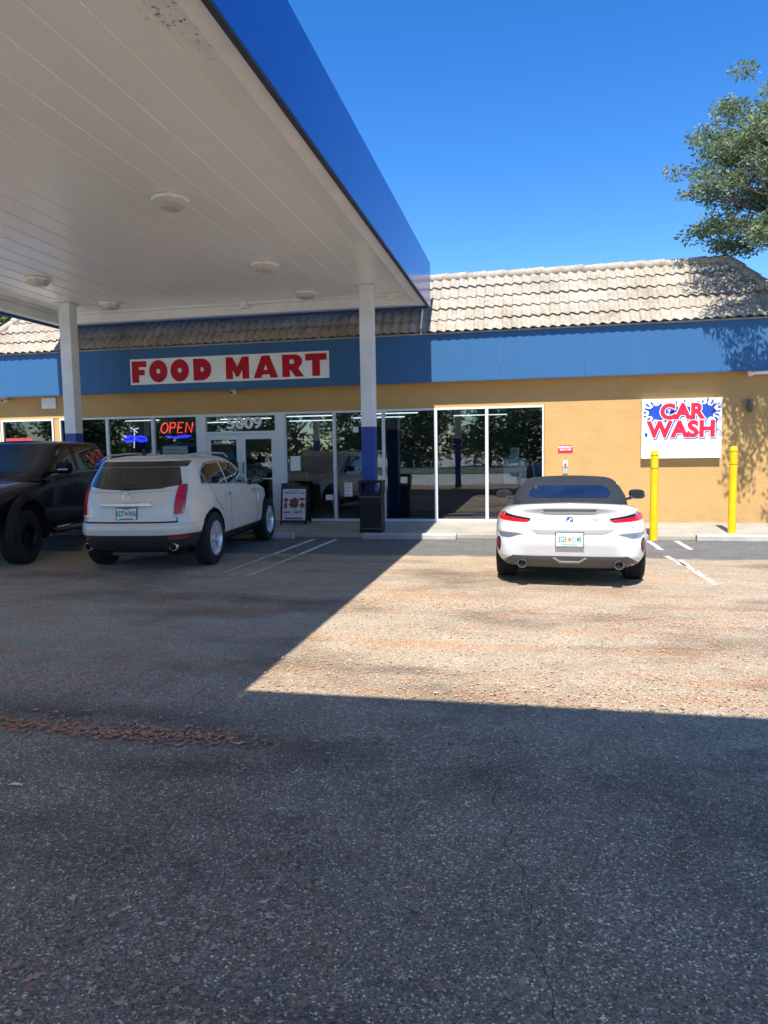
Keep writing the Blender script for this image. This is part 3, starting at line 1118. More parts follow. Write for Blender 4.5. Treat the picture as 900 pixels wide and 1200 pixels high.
sf = MB()
sf.box(CXL + 0.1, CXR - 0.1, NY + 0.05, CYE - 0.1, SOF, SOF + 0.04)
sf.box(CXL + 0.1, 3.5, -2.55, NY + 0.05, SOF, SOF + 0.04)
x = CXR - 0.30
while x > CXL + 0.2:
    sf.prism([(x - 0.011, SOF - 0.001), (x - 0.006, SOF - 0.007), (x + 0.006, SOF - 0.007), (x + 0.011, SOF - 0.001)], 'y', NY + 0.2, CYE - 0.2)
    x -= 0.405
sfo = sf.build('soffit', M_SOFFIT, can, loc=(-CX_, -CY_, 0))
sfo.location = (-CX_, -CY_, 0)
rd = MB()
rd.box(CXL + 0.07, CXR - 0.07, NY - 0.2, CYE - 0.07, 5.30, 5.36)
rd.box(CXL + 0.07, 3.5, -2.55, NY - 0.07, 5.30, 5.36)
cbuild(rd, 'roof_deck', MATS['roof_membrane'])
# gutter band just inside the fascia, white
gu = MB()
gw = 0.20


def gutter(x0, x1, y0, y1):
    gu.box(x0, x1, y0, y1, CZ0 + 0.03, SOF - 0.001)


gutter(CXR - 0.06 - gw, CXR - 0.062, NY + 0.25, CYE - 0.062)
gutter(CXL + 0.062, CXL + 0.06 + gw, NY + 0.25, CYE - 0.062)
gutter(CXL + 0.06 + gw + 0.002, CXR - 0.06 - gw - 0.002, CYE - 0.06 - gw, CYE - 0.062)
# inner ledge, a second smaller step
gu.box(CXR - 0.06 - gw - 0.11, CXR - 0.06 - gw - 0.002, NY + 0.25, CYE - 0.40, SOF - 0.05, SOF - 0.002)
gu.box(CXL + 0.40, CXR - 0.40, CYE - 0.06 - gw - 0.12, CYE - 0.06 - gw - 0.002, SOF - 0.06, SOF - 0.002)
gu.box(CXL + 0.06 + gw + 0.002, CXL + 0.06 + gw + 0.11, NY + 0.25, CYE - 0.40, SOF - 0.05, SOF - 0.002)
for x in (-6.1, -2.9):
    gu.box(x, x + 0.16, CYE - 0.06 - gw - 0.16, CYE - 0.06 - gw - 0.004, SOF - 0.14, SOF - 0.004)
gu.box(CXR - 0.06 - gw - 0.22, CXR - 0.06 - gw - 0.004, 11.0, 11.12, SOF - 0.12, SOF - 0.004)
cbuild(gu, 'gutter', M_WHITE_METAL, bevel=0.004)
# fascia panels
fc = MB()


def fpanels(a, b_, fixed, axis, t0, t1):
    n = max(1, round(abs(b_ - a) / 3.05))
    for i in range(n):
        p, q = a + (b_ - a) * i / n, a + (b_ - a) * (i + 1) / n
        p, q = min(p, q) + 0.0015, max(p, q) - 0.0015
        if axis == 'y':
            fc.box(t0, t1, p, q, CZ0, CZ1)
        else:
            fc.box(p, q, t0, t1, CZ0, CZ1)


fpanels(NY, CYE, CXR, 'y', CXR - 0.06, CXR)
fpanels(NY, CYE, CXL, 'y', CXL, CXL + 0.06)
fpanels(CXL + 0.062, CXR - 0.062, CYE, 'x', CYE - 0.06, CYE)
fpanels(CXR + 0.002, 3.5, NY, 'x', NY - 0.06, NY)
fpanels(CXL, 3.5, -2.6, 'x', -2.66, -2.6)
fpanels(-2.6, NY - 0.062, 3.5, 'y', 3.44, 3.5)
fpanels(-2.6, NY - 0.002, CXL, 'y', CXL, CXL + 0.06)
cbuild(fc, 'fascia', M_BLUE_CANOPY)
ft = MB()
ft.box(CXR - 0.058, CXR - 0.004, NY, CYE - 0.01, CZ0 - 0.022, CZ0 - 0.001)
ft.box(CXL + 0.004, CXL + 0.058, NY, CYE - 0.01, CZ0 - 0.022, CZ0 - 0.001)
ft.box(CXL + 0.06, CXR - 0.06, CYE - 0.058, CYE - 0.004, CZ0 - 0.022, CZ0 - 0.001)
cbuild(ft, 'dark_gap_strip', MATS['dark_partition'])  # dark strip painted in place of the gap between fascia and gutter


def column(x, y, z0, w_=0.26):
    c = MB()
    c.box(x - w_ / 2, x + w_ / 2, y, y + w_, 2.15, SOF - 0.002)
    c.box(x - w_ / 2 - 0.05, x + w_ / 2 + 0.05, y - 0.05, y + w_ + 0.05, SOF - 0.018, SOF - 0.004)
    co = cbuild(c, 'column', M_COLUMN, bevel=0.008)
    b2 = MB()
    b2.box(x - w_ / 2 - 0.003, x + w_ / 2 + 0.003, y - 0.003, y + w_ + 0.003, z0, 2.149)
    b2.build('painted_base', M_BLUE_COLUMN, co, bevel=0.008)
    return co


column(-3.15, 13.87, 0.05)
column(-9.66, 13.76, 0.05)
for x in (-9.66, -3.15, 2.6):
    column(x, -1.4, 0.0)

M_LENS = pmat('frosted_lamp_lens', (0.55, 0.50, 0.42), 0.35)
for lx, ly, lab in ((-4.46, 8.62, 'large nearest frosted light fitting on the canopy soffit'),
                    (-4.46, 11.92, 'middle light fitting of the right hand row on the canopy soffit'),
                    (-4.46, 14.20, 'light fitting of the right row beside the mid column, close to the store'),
                    (-8.78, 11.80, 'light fitting furthest left on the canopy soffit, nearer the camera than the column'),
                    (-8.75, 14.05, 'small light fitting just right of the left canopy column top')):
    lt = empty('canopy_light', (lx, ly, SOF - 0.002))
    tag(lt, lab, 'light', 'lights under the fuel canopy')
    b = MB()
    b.lathe([(0.0, -0.004), (0.235, -0.004), (0.245, -0.03), (0.225, -0.05), (0.0, -0.05)], 8)
    b.build('housing', M_WHITE_METAL, lt, rot=(0, 0, R(22.5)))
    b = MB()
    b.lathe([(0.20, -0.051), (0.19, -0.10), (0.13, -0.135), (0.0, -0.14)], 8)
    b.build('lens', M_LENS, lt, rot=(0, 0, R(22.5)))

# ------------------------------------------------------------------ lot furniture
def wheel_stop(x0, x1, y, label, h=0.115):
    m = MB()
    L2 = (x1 - x0) / 2
    d = 0.075
    m.prism([(-d, 0), (-d, h * 0.75), (-d * 0.7, h), (d * 0.7, h), (d, h * 0.75), (d, 0)], 'x', -L2, L2)
    o = m.build('wheel_stop', M_STOP, None, loc=((x0 + x1) / 2, y, 0), bevel=0.012)
    return tag(o, label, 'parking block', 'concrete wheel stops along the kerb')


wheel_stop(-3.14, -1.35, 13.22, 'concrete wheel stop half in sun in front of the trash bin')
wheel_stop(2.86, 4.66, 13.34, 'grey concrete wheel stop in front of the right yellow bollard')
wheel_stop(-6.3, -4.5, 13.2, 'shaded concrete wheel stop ahead of the pale crossover')


def bollard(x, y, z0, h, label):
    r = empty('bollard', (x, y, z0))
    tag(r, label, 'bollard', 'yellow bollards by the wall')
    m = MB()
    rr = 0.067
    m.lathe([(0.0, 0.0), (rr, 0.0), (rr, h - 0.33), (rr - 0.006, h - 0.328), (rr - 0.006, h - 0.318), (rr, h - 0.316), (rr, h - 0.10), (rr - 0.006, h - 0.098), (rr - 0.006, h - 0.088), (rr, h - 0.086), (rr, h - 0.03), (rr - 0.015, h - 0.008), (rr - 0.035, h), (0.0, h)], 24)
    m.build('sleeve', M_YELLOW, r, 40)
    m = MB()
    for z in (h - 0.323, h - 0.093):
        m.lathe([(rr - 0.005, z - 0.004), (rr - 0.0035, z - 0.004), (rr - 0.0035, z + 0.004), (rr - 0.005, z + 0.004)], 24)
    m.build('band', pmat('dark_yellow_groove', (0.15, 0.07, 0.0), 0.6), r, 40)


bollard(2.155, 13.40, 0.0, 1.60, 'yellow bollard beside the white convertible, partly before the CAR WASH sign')
bollard(3.57, 13.86, 0.075, 1.57, 'yellow bollard standing alone behind the right wheel stop')

tb = empty('trash_bin', (-3.04, 13.68, 0.078))
tag(tb, 'black square trash bin with open hood in front of the canopy column', 'trash bin')
b = MB()
b.box(-0.22, 0.22, -0.19, 0.15, 0.0, 0.76)
b.build('body', pmat('bin_black', (0.010, 0.010, 0.014), 0.4, spec=0.3), tb, bevel=0.015)
b = MB()
for sx in (-1, 1):
    b.box(sx * 0.205 - 0.025, sx * 0.205 + 0.025, -0.19, 0.15, 0.762, 0.97)
b.box(-0.235, 0.235, -0.205, 0.165, 0.97, 1.02)
b.box(-0.18, 0.18, -0.19, -0.17, 0.762, 0.80)
b.build('hood', MATS['bin_black'], tb, bevel=0.012)
b = MB()
b.box(-0.225, 0.225, -0.196, -0.191, 0.08, 0.10)
b.box(-0.225, 0.225, -0.196, -0.191, 0.70, 0.72)
b.build('trim', M_GREYPL, tb)

# A-frame sign
af = empty('folding_sign', (-5.02, 14.86, 0.112))
tag(af, 'black A-frame folding sign with a food poster by the door', 'sign')
for nm, s_ in (('front_board', 1), ('rear_board', -1)):
    m = MB()
    Mx = Matrix.Rotation(R(-9) * s_, 4, 'X')
    off = Matrix.Translation((0, -0.17 * s_, 0)) @ Mx
    ya, yb = (-0.0125, 0.0125)
    m.box(-0.30, -0.262, ya, yb, 0.0, 0.80, M=off)
    m.box(0.262, 0.30, ya, yb, 0.0, 0.80, M=off)
    m.box(-0.262, 0.262, ya, yb, 0.05, 0.09, M=off)
    m.box(-0.262, 0.262, ya, yb, 0.775, 0.80, M=off)
    m.prism([(-0.30, 0.80), (0.30, 0.80), (0.30, 0.815), (0.13, 0.835), (0.115, 0.90), (-0.30, 0.90)] if s_ == 1 else [(-0.30, 0.80), (0.30, 0.80), (0.30, 0.82), (-0.30, 0.82)], 'y', ya, yb, M=off)
    m.box(-0.262, 0.262, -0.004, 0.004, 0.09, 0.775, M=off)
    m.build(nm, M_BLACK, af, bevel=0.003)
poster = MB()
OFF = Matrix.Translation((0, -0.17, 0)) @ Matrix.Rotation(R(-9), 4, 'X')
poster.box(-0.258, 0.258, -0.009, -0.005, 0.094, 0.77, M=OFF)
po = poster.build('poster', pmat('poster_lilac', (0.62, 0.58, 0.62), 0.35, var=0.05), af)
prot = (PI / 2 - R(9), 0, 0)


def onposter(x, z, d=-0.0115):
    return OFF @ Vector((x, d, z))


M_INK = pmat('dark_ink', (0.03, 0.02, 0.03), 0.6)
text('headline', "WE'VE GOT YOU", 0.068, M_INK, po, onposter(0, 0.685), prot, ext=0.0005, bold=0.002, sx=0.88)
text('small_line', 'HUNGRY? STOP BY', 0.024, M_INK, po, onposter(0, 0.735), prot, ext=0.0005, bold=0.001)
text('script_name', "Jaad's", 0.11, M_INK, po, onposter(0.10, 0.275), prot, ext=0.0005, bold=0.001, sx=0.8, shear=0.35)
M_FOOD = [pmat('food_brown', (0.22, 0.09, 0.035), 0.6, var=0.5, scale=30), pmat('food_red', (0.38, 0.07, 0.04), 0.6, var=0.5, scale=30), pmat('food_green', (0.10, 0.16, 0.06), 0.6, var=0.5, scale=30), pmat('poster_pink', (0.45, 0.10, 0.20), 0.6), pmat('poster_slate', (0.07, 0.10, 0.12), 0.6)]


def blob(cx, cz, rx, rz, mi, rough_=0.2):
    m = MB()
    n = 18
    m.prism([(cx + rx * (1 + random.uniform(-rough_, rough_)) * math.cos(2 * PI * i / n), cz + rz * (1 + random.uniform(-rough_, rough_)) * math.sin(2 * PI * i / n)) for i in range(n)], 'y', -0.0115, -0.0095, M=OFF)
    m.build('food_picture', M_FOOD[mi], po)


blob(0.0, 0.465, 0.105, 0.115, 0)
blob(0.045, 0.52, 0.06, 0.035, 1)
blob(-0.045, 0.43, 0.04, 0.03, 2)
blob(0.03, 0.42, 0.03, 0.022, 1)
blob(-0.185, 0.535, 0.055, 0.045, 1)
blob(-0.17, 0.545, 0.02, 0.02, 2)
blob(0.175, 0.55, 0.07, 0.033, 1)
blob(-0.19, 0.41, 0.034, 0.075, 0)
blob(0.185, 0.415, 0.055, 0.06, 2)
blob(0.19, 0.43, 0.025, 0.025, 0)
m = MB()
m.box(-0.23, -0.07, -0.0115, -0.0095, 0.245, 0.285, M=OFF)
m.build('banner', M_FOOD[3], po)
m = MB()
m.box(-0.20, 0.20, -0.0115, -0.0095, 0.115, 0.15, M=OFF)
m.build('footer', M_FOOD[4], po)

# ------------------------------------------------------------------ vehicle tools
def zc(z, y):
    """height that may vary along the car: number or list of (y, z)"""
    if not hasattr(z, '__len__'):
        return z
    ys_ = [p[0] for p in z]
    return float(np.interp(y, ys_, [p[1] for p in z]))


def shell(levels, nv=112, sub=5, crown=0.04, plan=None, M=10):
    """stack of horizontal superellipse outlines -> closed smooth shell. level = (z, y_rear, y_front, half_width, n_rear, n_front)"""
    rings = []
    for (z, yr, yf, w_, nr, nf) in levels:
        c, l = (yr + yf) / 2, (yf - yr) / 2
        ring = []
        for i in range(nv):
            t = 2 * PI * i / nv
            ct, st = math.cos(t), math.sin(t)
            n = nr if st < 0 else nf
            n = max(2.0, n)
            x = w_ * math.copysign(abs(ct) ** (2 / n), ct)
            y = c + l * math.copysign(abs(st) ** (2 / n), st)
            if plan:
                x *= float(np.interp(y, [p[0] for p in plan], [p[1] for p in plan]))
            ring.append((x, y, zc(z, y)))
        rings.append(ring)
    A = np.array(rings)
    out = []
    for k in range(len(A) - 1):
        p0, p1, p2, p3 = A[max(k - 1, 0)], A[k], A[k + 1], A[min(k + 2, len(A) - 1)]
        for j in range(sub):
            t = j / sub
            m1, m2 = (p2 - p0) * 0.5, (p3 - p1) * 0.5
            if k == 0:
                m1 = (p2 - p1)
            if k == len(A) - 2:
                m2 = (p2 - p1)
            h = (2 * t ** 3 - 3 * t ** 2 + 1) * p1 + (t ** 3 - 2 * t ** 2 + t) * m1 + (-2 * t ** 3 + 3 * t ** 2) * p2 + (t ** 3 - t ** 2) * m2
            out.append(h)
    out.append(A[-1])
    V = [tuple(p) for r_ in out for p in r_]
    F = []
    for k in range(len(out) - 1):
        for i in range(nv):
            j = (i + 1) % nv
            F.append((k * nv + i, k * nv + j, (k + 1) * nv + j, (k + 1) * nv + i))

    def cap(base, ring, bulge, flip):
        idx = []
        q = nv // 4
        for i in range(-q, q + 1):
            a = i % nv
            b_ = (nv // 2 - i) % nv
            if a == b_:
                idx.append([base + a] * (M + 1))
                continue
            row = [base + a]
            pa, pb = ring[a], ring[b_]
            wid = abs(pa[0])
            wmax = max(abs(ring[0][0]), 1e-3)
            for m_ in range(1, M):
                t = m_ / M
                p = pa + (pb - pa) * t
                u = 2 * t - 1
                V.append((p[0], p[1], p[2] + bulge * (1 - u * u) * (wid / wmax)))
                row.append(len(V) - 1)
            row.append(base + b_)
            idx.append(row)
        for r0, r1 in zip(idx, idx[1:]):
            for m_ in range(M):
                f = [r0[m_], r0[m_ + 1], r1[m_ + 1], r1[m_]]
                g_ = []
                for a in f:
                    if a not in g_:
                        g_.append(a)
                if len(g_) >= 3:
                    F.append(tuple(g_[::-1] if flip else g_))

    cap((len(out) - 1) * nv, out[-1], crown, True)
    cap(0, out[0], 0.0, False)
    return V, F


def cut_arches(V, F, cyls):
    """cut round wheel openings (y, z, r) right through a closed shell"""
    me = bpy.data.meshes.new('tmp_shell')
    me.from_pydata(V, [], F)
    bm = bmesh.new()
    bm.from_mesh(me)
    bmesh.ops.recalc_face_normals(bm, faces=bm.faces)
    bm.to_mesh(me)
    bm.free()
    o = bpy.data.objects.new('tmp_shell', me)
    COL.objects.link(o)
    tmp = [o]
    for (y, z, r) in cyls:
        c = MB()
        c.cyl((-2, y, z), (2, y, z), r, n=56)
        co = c.build('tmp_cut', M_DARK)
        tmp.append(co)
        md = o.modifiers.new('b', 'BOOLEAN')
        md.operation = 'DIFFERENCE'
        md.solver = 'EXACT'
        md.object = co
    dg = bpy.context.evaluated_depsgraph_get()
    dg.update()
    m2 = bpy.data.meshes.new_from_object(o.evaluated_get(dg))
    V2 = [tuple(v_.co) for v_ in m2.vertices]
    F2 = [tuple(p.vertices) for p in m2.polygons]
    for t in tmp:
        bpy.data.objects.remove(t)
    return V2, F2


def split_faces(V, F, test):
    """two MB with the faces that pass / fail test(centre)"""
    A, B = MB(), MB()
    for f in F:
        c = sum((Vector(V[i]) for i in f), Vector()) / len(f)
        (A if test(c) else B).f.append(list(f))
    for mb in (A, B):
        used = sorted({i for f in mb.f for i in f})
        mp = {i: k for k, i in enumerate(used)}
        mb.v = [Vector(V[i]) for i in used]
        mb.f = [[mp[i] for i in f] for f in mb.f]
        mb.m = [0] * len(mb.f)
    return A, B


class Car:
    def __init__(s, root):
        s.root = root
        s.V, s.F = [], []

    def surf(s, V, F):
        o = len(s.V)
        s.V += [Vector(p) for p in V]
        s.F += [[i + o for i in f] for f in F]
        s.bvh = BVHTree.FromPolygons(s.V, s.F)

    def hit(s, u, v, axis):
        o, d = {'rear': (Vector((u, -6, v)), Vector((0, 1, 0))), 'front': (Vector((u, 12, v)), Vector((0, -1, 0))),
                'right': (Vector((4, u, v)), Vector((-1, 0, 0))), 'left': (Vector((-4, u, v)), Vector((1, 0, 0))),
                'top': (Vector((u, v, 5)), Vector((0, 0, -1)))}[axis]
        h = s.bvh.ray_cast(o, d)
        return h[0], h[1], -d

    def panel(s, name, poly, axis, mat, off=0.004, thick=0.012, res=0.05, parent=None, mirror=False, smooth=35, flat=None):
        """thin piece that follows the body surface, its outline given in a side / rear / top drawing"""
        outs = []
        for sg in ((1, -1) if mirror else (1,)):
            ax = axis
            pl_ = list(poly)
            if mirror and sg == -1:
                if axis in ('right', 'left'):
                    ax = 'left' if axis == 'right' else 'right'
                else:
                    pl_ = [(-a, b_) for a, b_ in poly]
            # densify the outline, add inner points
            pts = []
            for a, b_ in zip(pl_, pl_[1:] + pl_[:1]):
                k = max(1, int(math.hypot(b_[0] - a[0], b_[1] - a[1]) / res))
                pts += [(a[0] + (b_[0] - a[0]) * i / k, a[1] + (b_[1] - a[1]) * i / k) for i in range(k)]
            nb_ = len(pts)
            x0, x1 = min(p[0] for p in pts), max(p[0] for p in pts)
            z0, z1 = min(p[1] for p in pts), max(p[1] for p in pts)
            inner = []
            gx = x0 + res * 0.5
            while gx < x1:
                gz = z0 + res * 0.5
                while gz < z1:
                    inner.append((gx + 0.0007, gz + 0.0009))
                    gz += res
                gx += res
            vv = [Vector(p) for p in pts + inner]
            r_ = geometry.delaunay_2d_cdt(vv, [], [list(range(nb_))], 1, 1e-5)
            v2, f2 = r_[0], r_[2]
            P, N = [], []
            last = None
            for q in v2:
                h, n, d = s.hit(q.x, q.y, ax)
                if h is None:
                    near = s.bvh.find_nearest(Vector({'rear': (q.x, 0, q.y), 'front': (q.x, 5, q.y), 'right': (1, q.x, q.y), 'left': (-1, q.x, q.y), 'top': (q.x, q.y, 1.5)}[ax]))
                    h, n = near[0], near[1]
                if n.dot(d) < 0:
                    n = -n
                n = (n + d * 0.6).normalized()
                P.append(h + n * off)
                N.append(n)
            m = MB()
            m.v = list(P)
            m.f = [list(f) for f in f2]
            cnt = {}
            for f in m.f:
                for a, b_ in zip(f, f[1:] + f[:1]):
                    cnt[(min(a, b_), max(a, b_))] = cnt.get((min(a, b_), max(a, b_)), 0) + 1
            base = len(m.v)
            m.v += [p - n * (thick + off) for p, n in zip(P, N)]
            for (a, b_), c in cnt.items():
                if c == 1:
                    m.f.append([a, b_, base + b_, base + a])
            m.m = [0] * len(m.f)
            outs.append(m.build(name, mat, parent or s.root, smooth))
        return outs

    def seam(s, name, path, axis, mat, w=0.006, parent=None, mirror=False, off=0.0015):
        """narrow panel gap drawn as a ribbon along a path"""
        m = MB()
        for sg in ((1, -1) if mirror else (1,)):
            ax = axis
            pts = []
            for a, b_ in zip(path, path[1:]):
                k = max(1, int(math.hypot(b_[0] - a[0], b_[1] - a[1]) / 0.03))
                pts += [(a[0] + (b_[0] - a[0]) * i / k, a[1] + (b_[1] - a[1]) * i / k) for i in range(k)]
            pts.append(path[-1])
            if sg == -1:
                if axis in ('right', 'left'):
                    ax = 'left' if axis == 'right' else 'right'
                else:
                    pts = [(-a, b_) for a, b_ in pts]
            v = []
            for i, p in enumerate(pts):
                q0, q1 = pts[max(i - 1, 0)], pts[min(i + 1, len(pts) - 1)]
                d = Vector((q1[0] - q0[0], q1[1] - q0[1])).normalized()
                n = Vector((-d.y, d.x)) * w / 2
                for e in (1, -1):
                    h, nn, dd = s.hit(p[0] + n.x * e, p[1] + n.y * e, ax)
                    if h is None:
                        v.append(None)
                    else:
                        if nn.dot(dd) < 0:
                            nn = -nn
                        v.append(h + nn * off)
            f = [(2 * i, 2 * i + 1, 2 * i + 3, 2 * i + 2) for i in range(len(pts) - 1) if all(v[j] is not None for j in (2 * i, 2 * i + 1, 2 * i + 2, 2 * i + 3))]
            m.add([p if p is not None else (0, 0, 0.5) for p in v], f)
        return m.build(name, mat, parent or s.root)


WHEELS = {}


def make_wheel(key, r, w_, rim_r, spokes, rim_mat, spoke_w=0.045, dish=0.02):
    tyre = MB()
    hw = w_ / 2
    prof = [(rim_r, -hw * 0.86), (rim_r + 0.01, -hw * 0.96), ((r + rim_r) / 2, -hw), (r - 0.035, -hw * 0.97), (r - 0.010, -hw * 0.86), (r, -hw * 0.62)]
    for k in (-0.42, -0.14, 0.14, 0.42):
        prof += [(r, hw * (k - 0.09)), (r - 0.008, hw * (k - 0.06)), (r - 0.008, hw * (k + 0.06)), (r, hw * (k + 0.09))]
    prof += [(r, hw * 0.62), (r - 0.010, hw * 0.86), (r - 0.035, hw * 0.97), ((r + rim_r) / 2, hw), (rim_r + 0.01, hw * 0.96), (rim_r, hw * 0.86)]
    tyre.lathe(prof, 44, axis='x')
    rim = MB()
    rim.lathe([(rim_r - 0.012, hw * 0.30), (rim_r - 0.004, hw * 0.60), (rim_r - 0.002, hw * 0.80), (rim_r + 0.006, hw * 0.97), (rim_r - 0.012, hw * 0.98), (rim_r - 0.03, hw * 0.75), (rim_r - 0.034, hw * 0.30)], 40, axis='x')
    for i in range(spokes):
        a = 2 * PI * i / spokes
        Mr = Matrix.Rotation(a, 4, 'X')
        x0 = hw * 0.80 - dish
        rim.add([(x0, -spoke_w * 0.5, 0.03), (x0, spoke_w * 0.5, 0.03), (x0 + dish * 0.9, spoke_w * 0.36, rim_r - 0.015), (x0 + dish * 0.9, -spoke_w * 0.36, rim_r - 0.015),
                 (x0 - 0.03, -spoke_w * 0.7, 0.03), (x0 - 0.03, spoke_w * 0.7, 0.03), (x0 - 0.02, spoke_w * 0.5, rim_r - 0.01), (x0 - 0.02, -spoke_w * 0.5, rim_r - 0.01)],
                [(0, 1, 2, 3), (4, 7, 6, 5), (0, 4, 5, 1), (1, 5, 6, 2), (2, 6, 7, 3), (3, 7, 4, 0)], 0, Mr)
    rim.lathe([(0.0, hw * 0.80), (0.03, hw * 0.80), (0.055, hw * 0.74), (0.06, hw * 0.5)], 20, axis='x')
    hub = MB()
    hub.lathe([(0.0, hw * 0.1), (rim_r - 0.004, hw * 0.1), (rim_r - 0.004, -hw * 0.8), (0.0, -hw * 0.8)], 30, axis='x')
    ms = []
    for nm, mb, mt, sm in (('wheel', hub, pmat('brake_disc', (0.02, 0.02, 0.022), 0.6, 0.2), 40), ('tyre', tyre, M_RUBBER, 40), ('rim', rim, rim_mat, 30)):
        o = mb.build(nm, mt, None, sm)
        ms.append(o.data)
        bpy.data.objects.remove(o)
    WHEELS[key] = ms


def put_wheels(key, car, track, axles, r, steer=None):
    for ay in axles:
        for sx in (1, -1):
            w0 = link('wheel', WHEELS[key][0], car.root, (sx * track, ay, r), (0, 0, (0 if sx > 0 else PI) + (steer if steer and ay == max(axles) else 0)))
            link('tyre', WHEELS[key][1], w0)
            link('rim', WHEELS[key][2], w0)


def licence_plate(car, loc, rot, txt, frame_mat, w_=0.305, h=0.155):
    p = MB()
    p.box(-w_ / 2 - 0.012, w_ / 2 + 0.012, 0.004, 0.012, -h / 2 - 0.012, h / 2 + 0.012, 1)
    p.box(-w_ / 2, w_ / 2, 0.0, 0.0035, -h / 2, h / 2)
    po_ = p.build('licence_plate', [M_SIGNWHITE, frame_mat], car.root, loc=loc, rot=rot)
    a, b_ = txt
    g_ = pmat('plate_green', (0.03, 0.20, 0.16), 0.5)
    text('plate_characters', a, 0.095, g_, po_, (-0.083, -0.002, -0.002), ext=0.0006, bold=0.003, sx=0.62 if len(a) < 4 else 0.5)
    text('plate_characters', b_, 0.095, g_, po_, (0.083, -0.002, -0.002), ext=0.0006, bold=0.003, sx=0.62 if len(b_) < 4 else 0.5)
    m = MB()
    m.prism(ell(0, 0.0, 0.022, 0.026, 14), 'y', -0.002, -0.0005)
    m.build('orange_emblem', pmat('plate_orange', (0.65, 0.22, 0.02), 0.5), po_)
    text('plate_state', 'FLORIDA', 0.03, g_, po_, (0, -0.002, 0.058), ext=0.0006)
    m = MB()
    m.box(-0.09, 0.09, -0.002, -0.0005, -0.068, -0.056)
    m.build('county_strip', g_, po_)
    return po_


def paint(name, col, metal=0.0, rough=0.32, flake=0.0):
    m, nt, b = new_mat(name)
    n = noise(nt, 1.6, 4)
    c = mixc(nt, 1, col, ramp(nt, n, [(0.3, 0.95), (0.7, 1.02)]), 'MULTIPLY')
    nt.links.new(c, b.inputs['Base Color'])
    b.inputs['Metallic'].default_value = metal
    b.inputs['Roughness'].default_value = rough
    b.inputs['Coat Weight'].default_value = 1.0 - flake
    b.inputs['Specular IOR Level'].default_value = 0.5 - 0.5 * flake
    b.inputs['Coat Roughness'].default_value = 0.03
    return m


def lens_mat(name, col, rough=0.12, em=0.0):
    m, nt, b = new_mat(name)
    b.inputs['Base Color'].default_value = (*col, 1)
    b.inputs['Roughness'].default_value = rough
    b.inputs['Coat Weight'].default_value = 1.0
    return m


M_TINT = lens_mat('dark_tinted_car_glass', (0.010, 0.012, 0.013), 0.02)
M_HAZYGLASS = pmat('hazy_windscreen', (0.030, 0.032, 0.033), 0.22, spec=0.3)
M_REDLENS = lens_mat('red_tail_lens', (0.55, 0.004, 0.008), 0.25)
M_REDLENS.node_tree.nodes['Principled BSDF'].inputs['Coat Weight'].default_value = 0.3
M_REDLENS.node_tree.nodes['Principled BSDF'].inputs['Specular IOR Level'].default_value = 0.25
M_DARKLENS = lens_mat('smoked_lens', (0.03, 0.012, 0.012), 0.12)
M_GAP = pmat('panel_gap', (0.010, 0.010, 0.010), 0.9)
M_GLOSSBLACK = lens_mat('gloss_black_trim', (0.008, 0.008, 0.009), 0.12)
M_CLEARLENS = lens_mat('clear_lamp_lens', (0.5, 0.5, 0.5), 0.08)

# ------------------------------------------------------------------ white convertible
cv = Car(empty('convertible_car', (0.452, 8.60, 0), R(-2.5)))
tag(cv.root, 'white two seat convertible with dark fabric roof parked nose in, in full sun', 'car')
P_WHITE = paint('white_car_paint', (0.59, 0.605, 0.61))
sh = [(0.0, 0.985), (0.3, 1.0), (0.85, 1.0), (1.4, 0.985), (2.2, 0.965), (3.3, 1.0), (4.0, 0.93), (4.35, 0.8)]
lev = [
    (0.215, 0.34, 4.05, 0.76, 5, 3.2),
    (0.255, 0.16, 4.18, 0.85, 6, 3.2),
    (0.34, 0.075, 4.26, 0.905, 6.5, 3.0),
    (0.46, 0.03, 4.32, 0.930, 6.5, 3.0),
    (0.58, 0.005, 4.31, 0.938, 6, 3.0),
    ([(0, 0.70), (3.2, 0.68), (4.3, 0.59)], 0.04, 4.28, 0.936, 5.6, 3.0),
    ([(0, 0.785), (1.5, 0.79), (3.2, 0.76), (4.3, 0.62)], 0.100, 4.18, 0.922, 5.2, 2.8),
    ([(0, 0.885), (1.2, 0.865), (3.2, 0.82), (4.3, 0.63)], 0.125, 4.05, 0.880, 4.6, 2.6),
    ([(0, 0.965), (0.6, 0.935), (1.6, 0.89), (3.2, 0.84), (4.3, 0.635)], 0.075, 3.92, 0.815, 4.0, 2.6),
    ([(0, 1.005), (0.3, 0.985), (0.8, 0.945), (1.6, 0.90), (2.5, 0.89), (3.2, 0.845), (4.3, 0.635)], 0.085, 3.75, 0.745, 3.6, 2.5),
]
V, F = shell(lev, nv=176, sub=8, crown=0.035, plan=sh)


def scoop(p):
    """hollow behind each rear wheel with a crisp upper edge, and the shelf under the boot lid"""
    x, y, z = p
    if y > 0.5 or z > 0.95:
        return p
    ax = abs(x)
    sx_ = max(0.0, min(1.0, (ax - 0.50) / 0.22)) * max(0.0, min(1.0, (0.955 - ax) / 0.05))
    up = max(0.0, min(1.0, (0.665 + 0.03 * (ax - 0.6) - z) / 0.022))
    lo = max(0.0, min(1.0, (z - (0.40 - 0.10 * (ax - 0.5))) / 0.22))
    k = sx_ * up * lo * max(0.0, min(1.0, (0.45 - y) / 0.2))
    return (x, y + 0.085 * k, z)


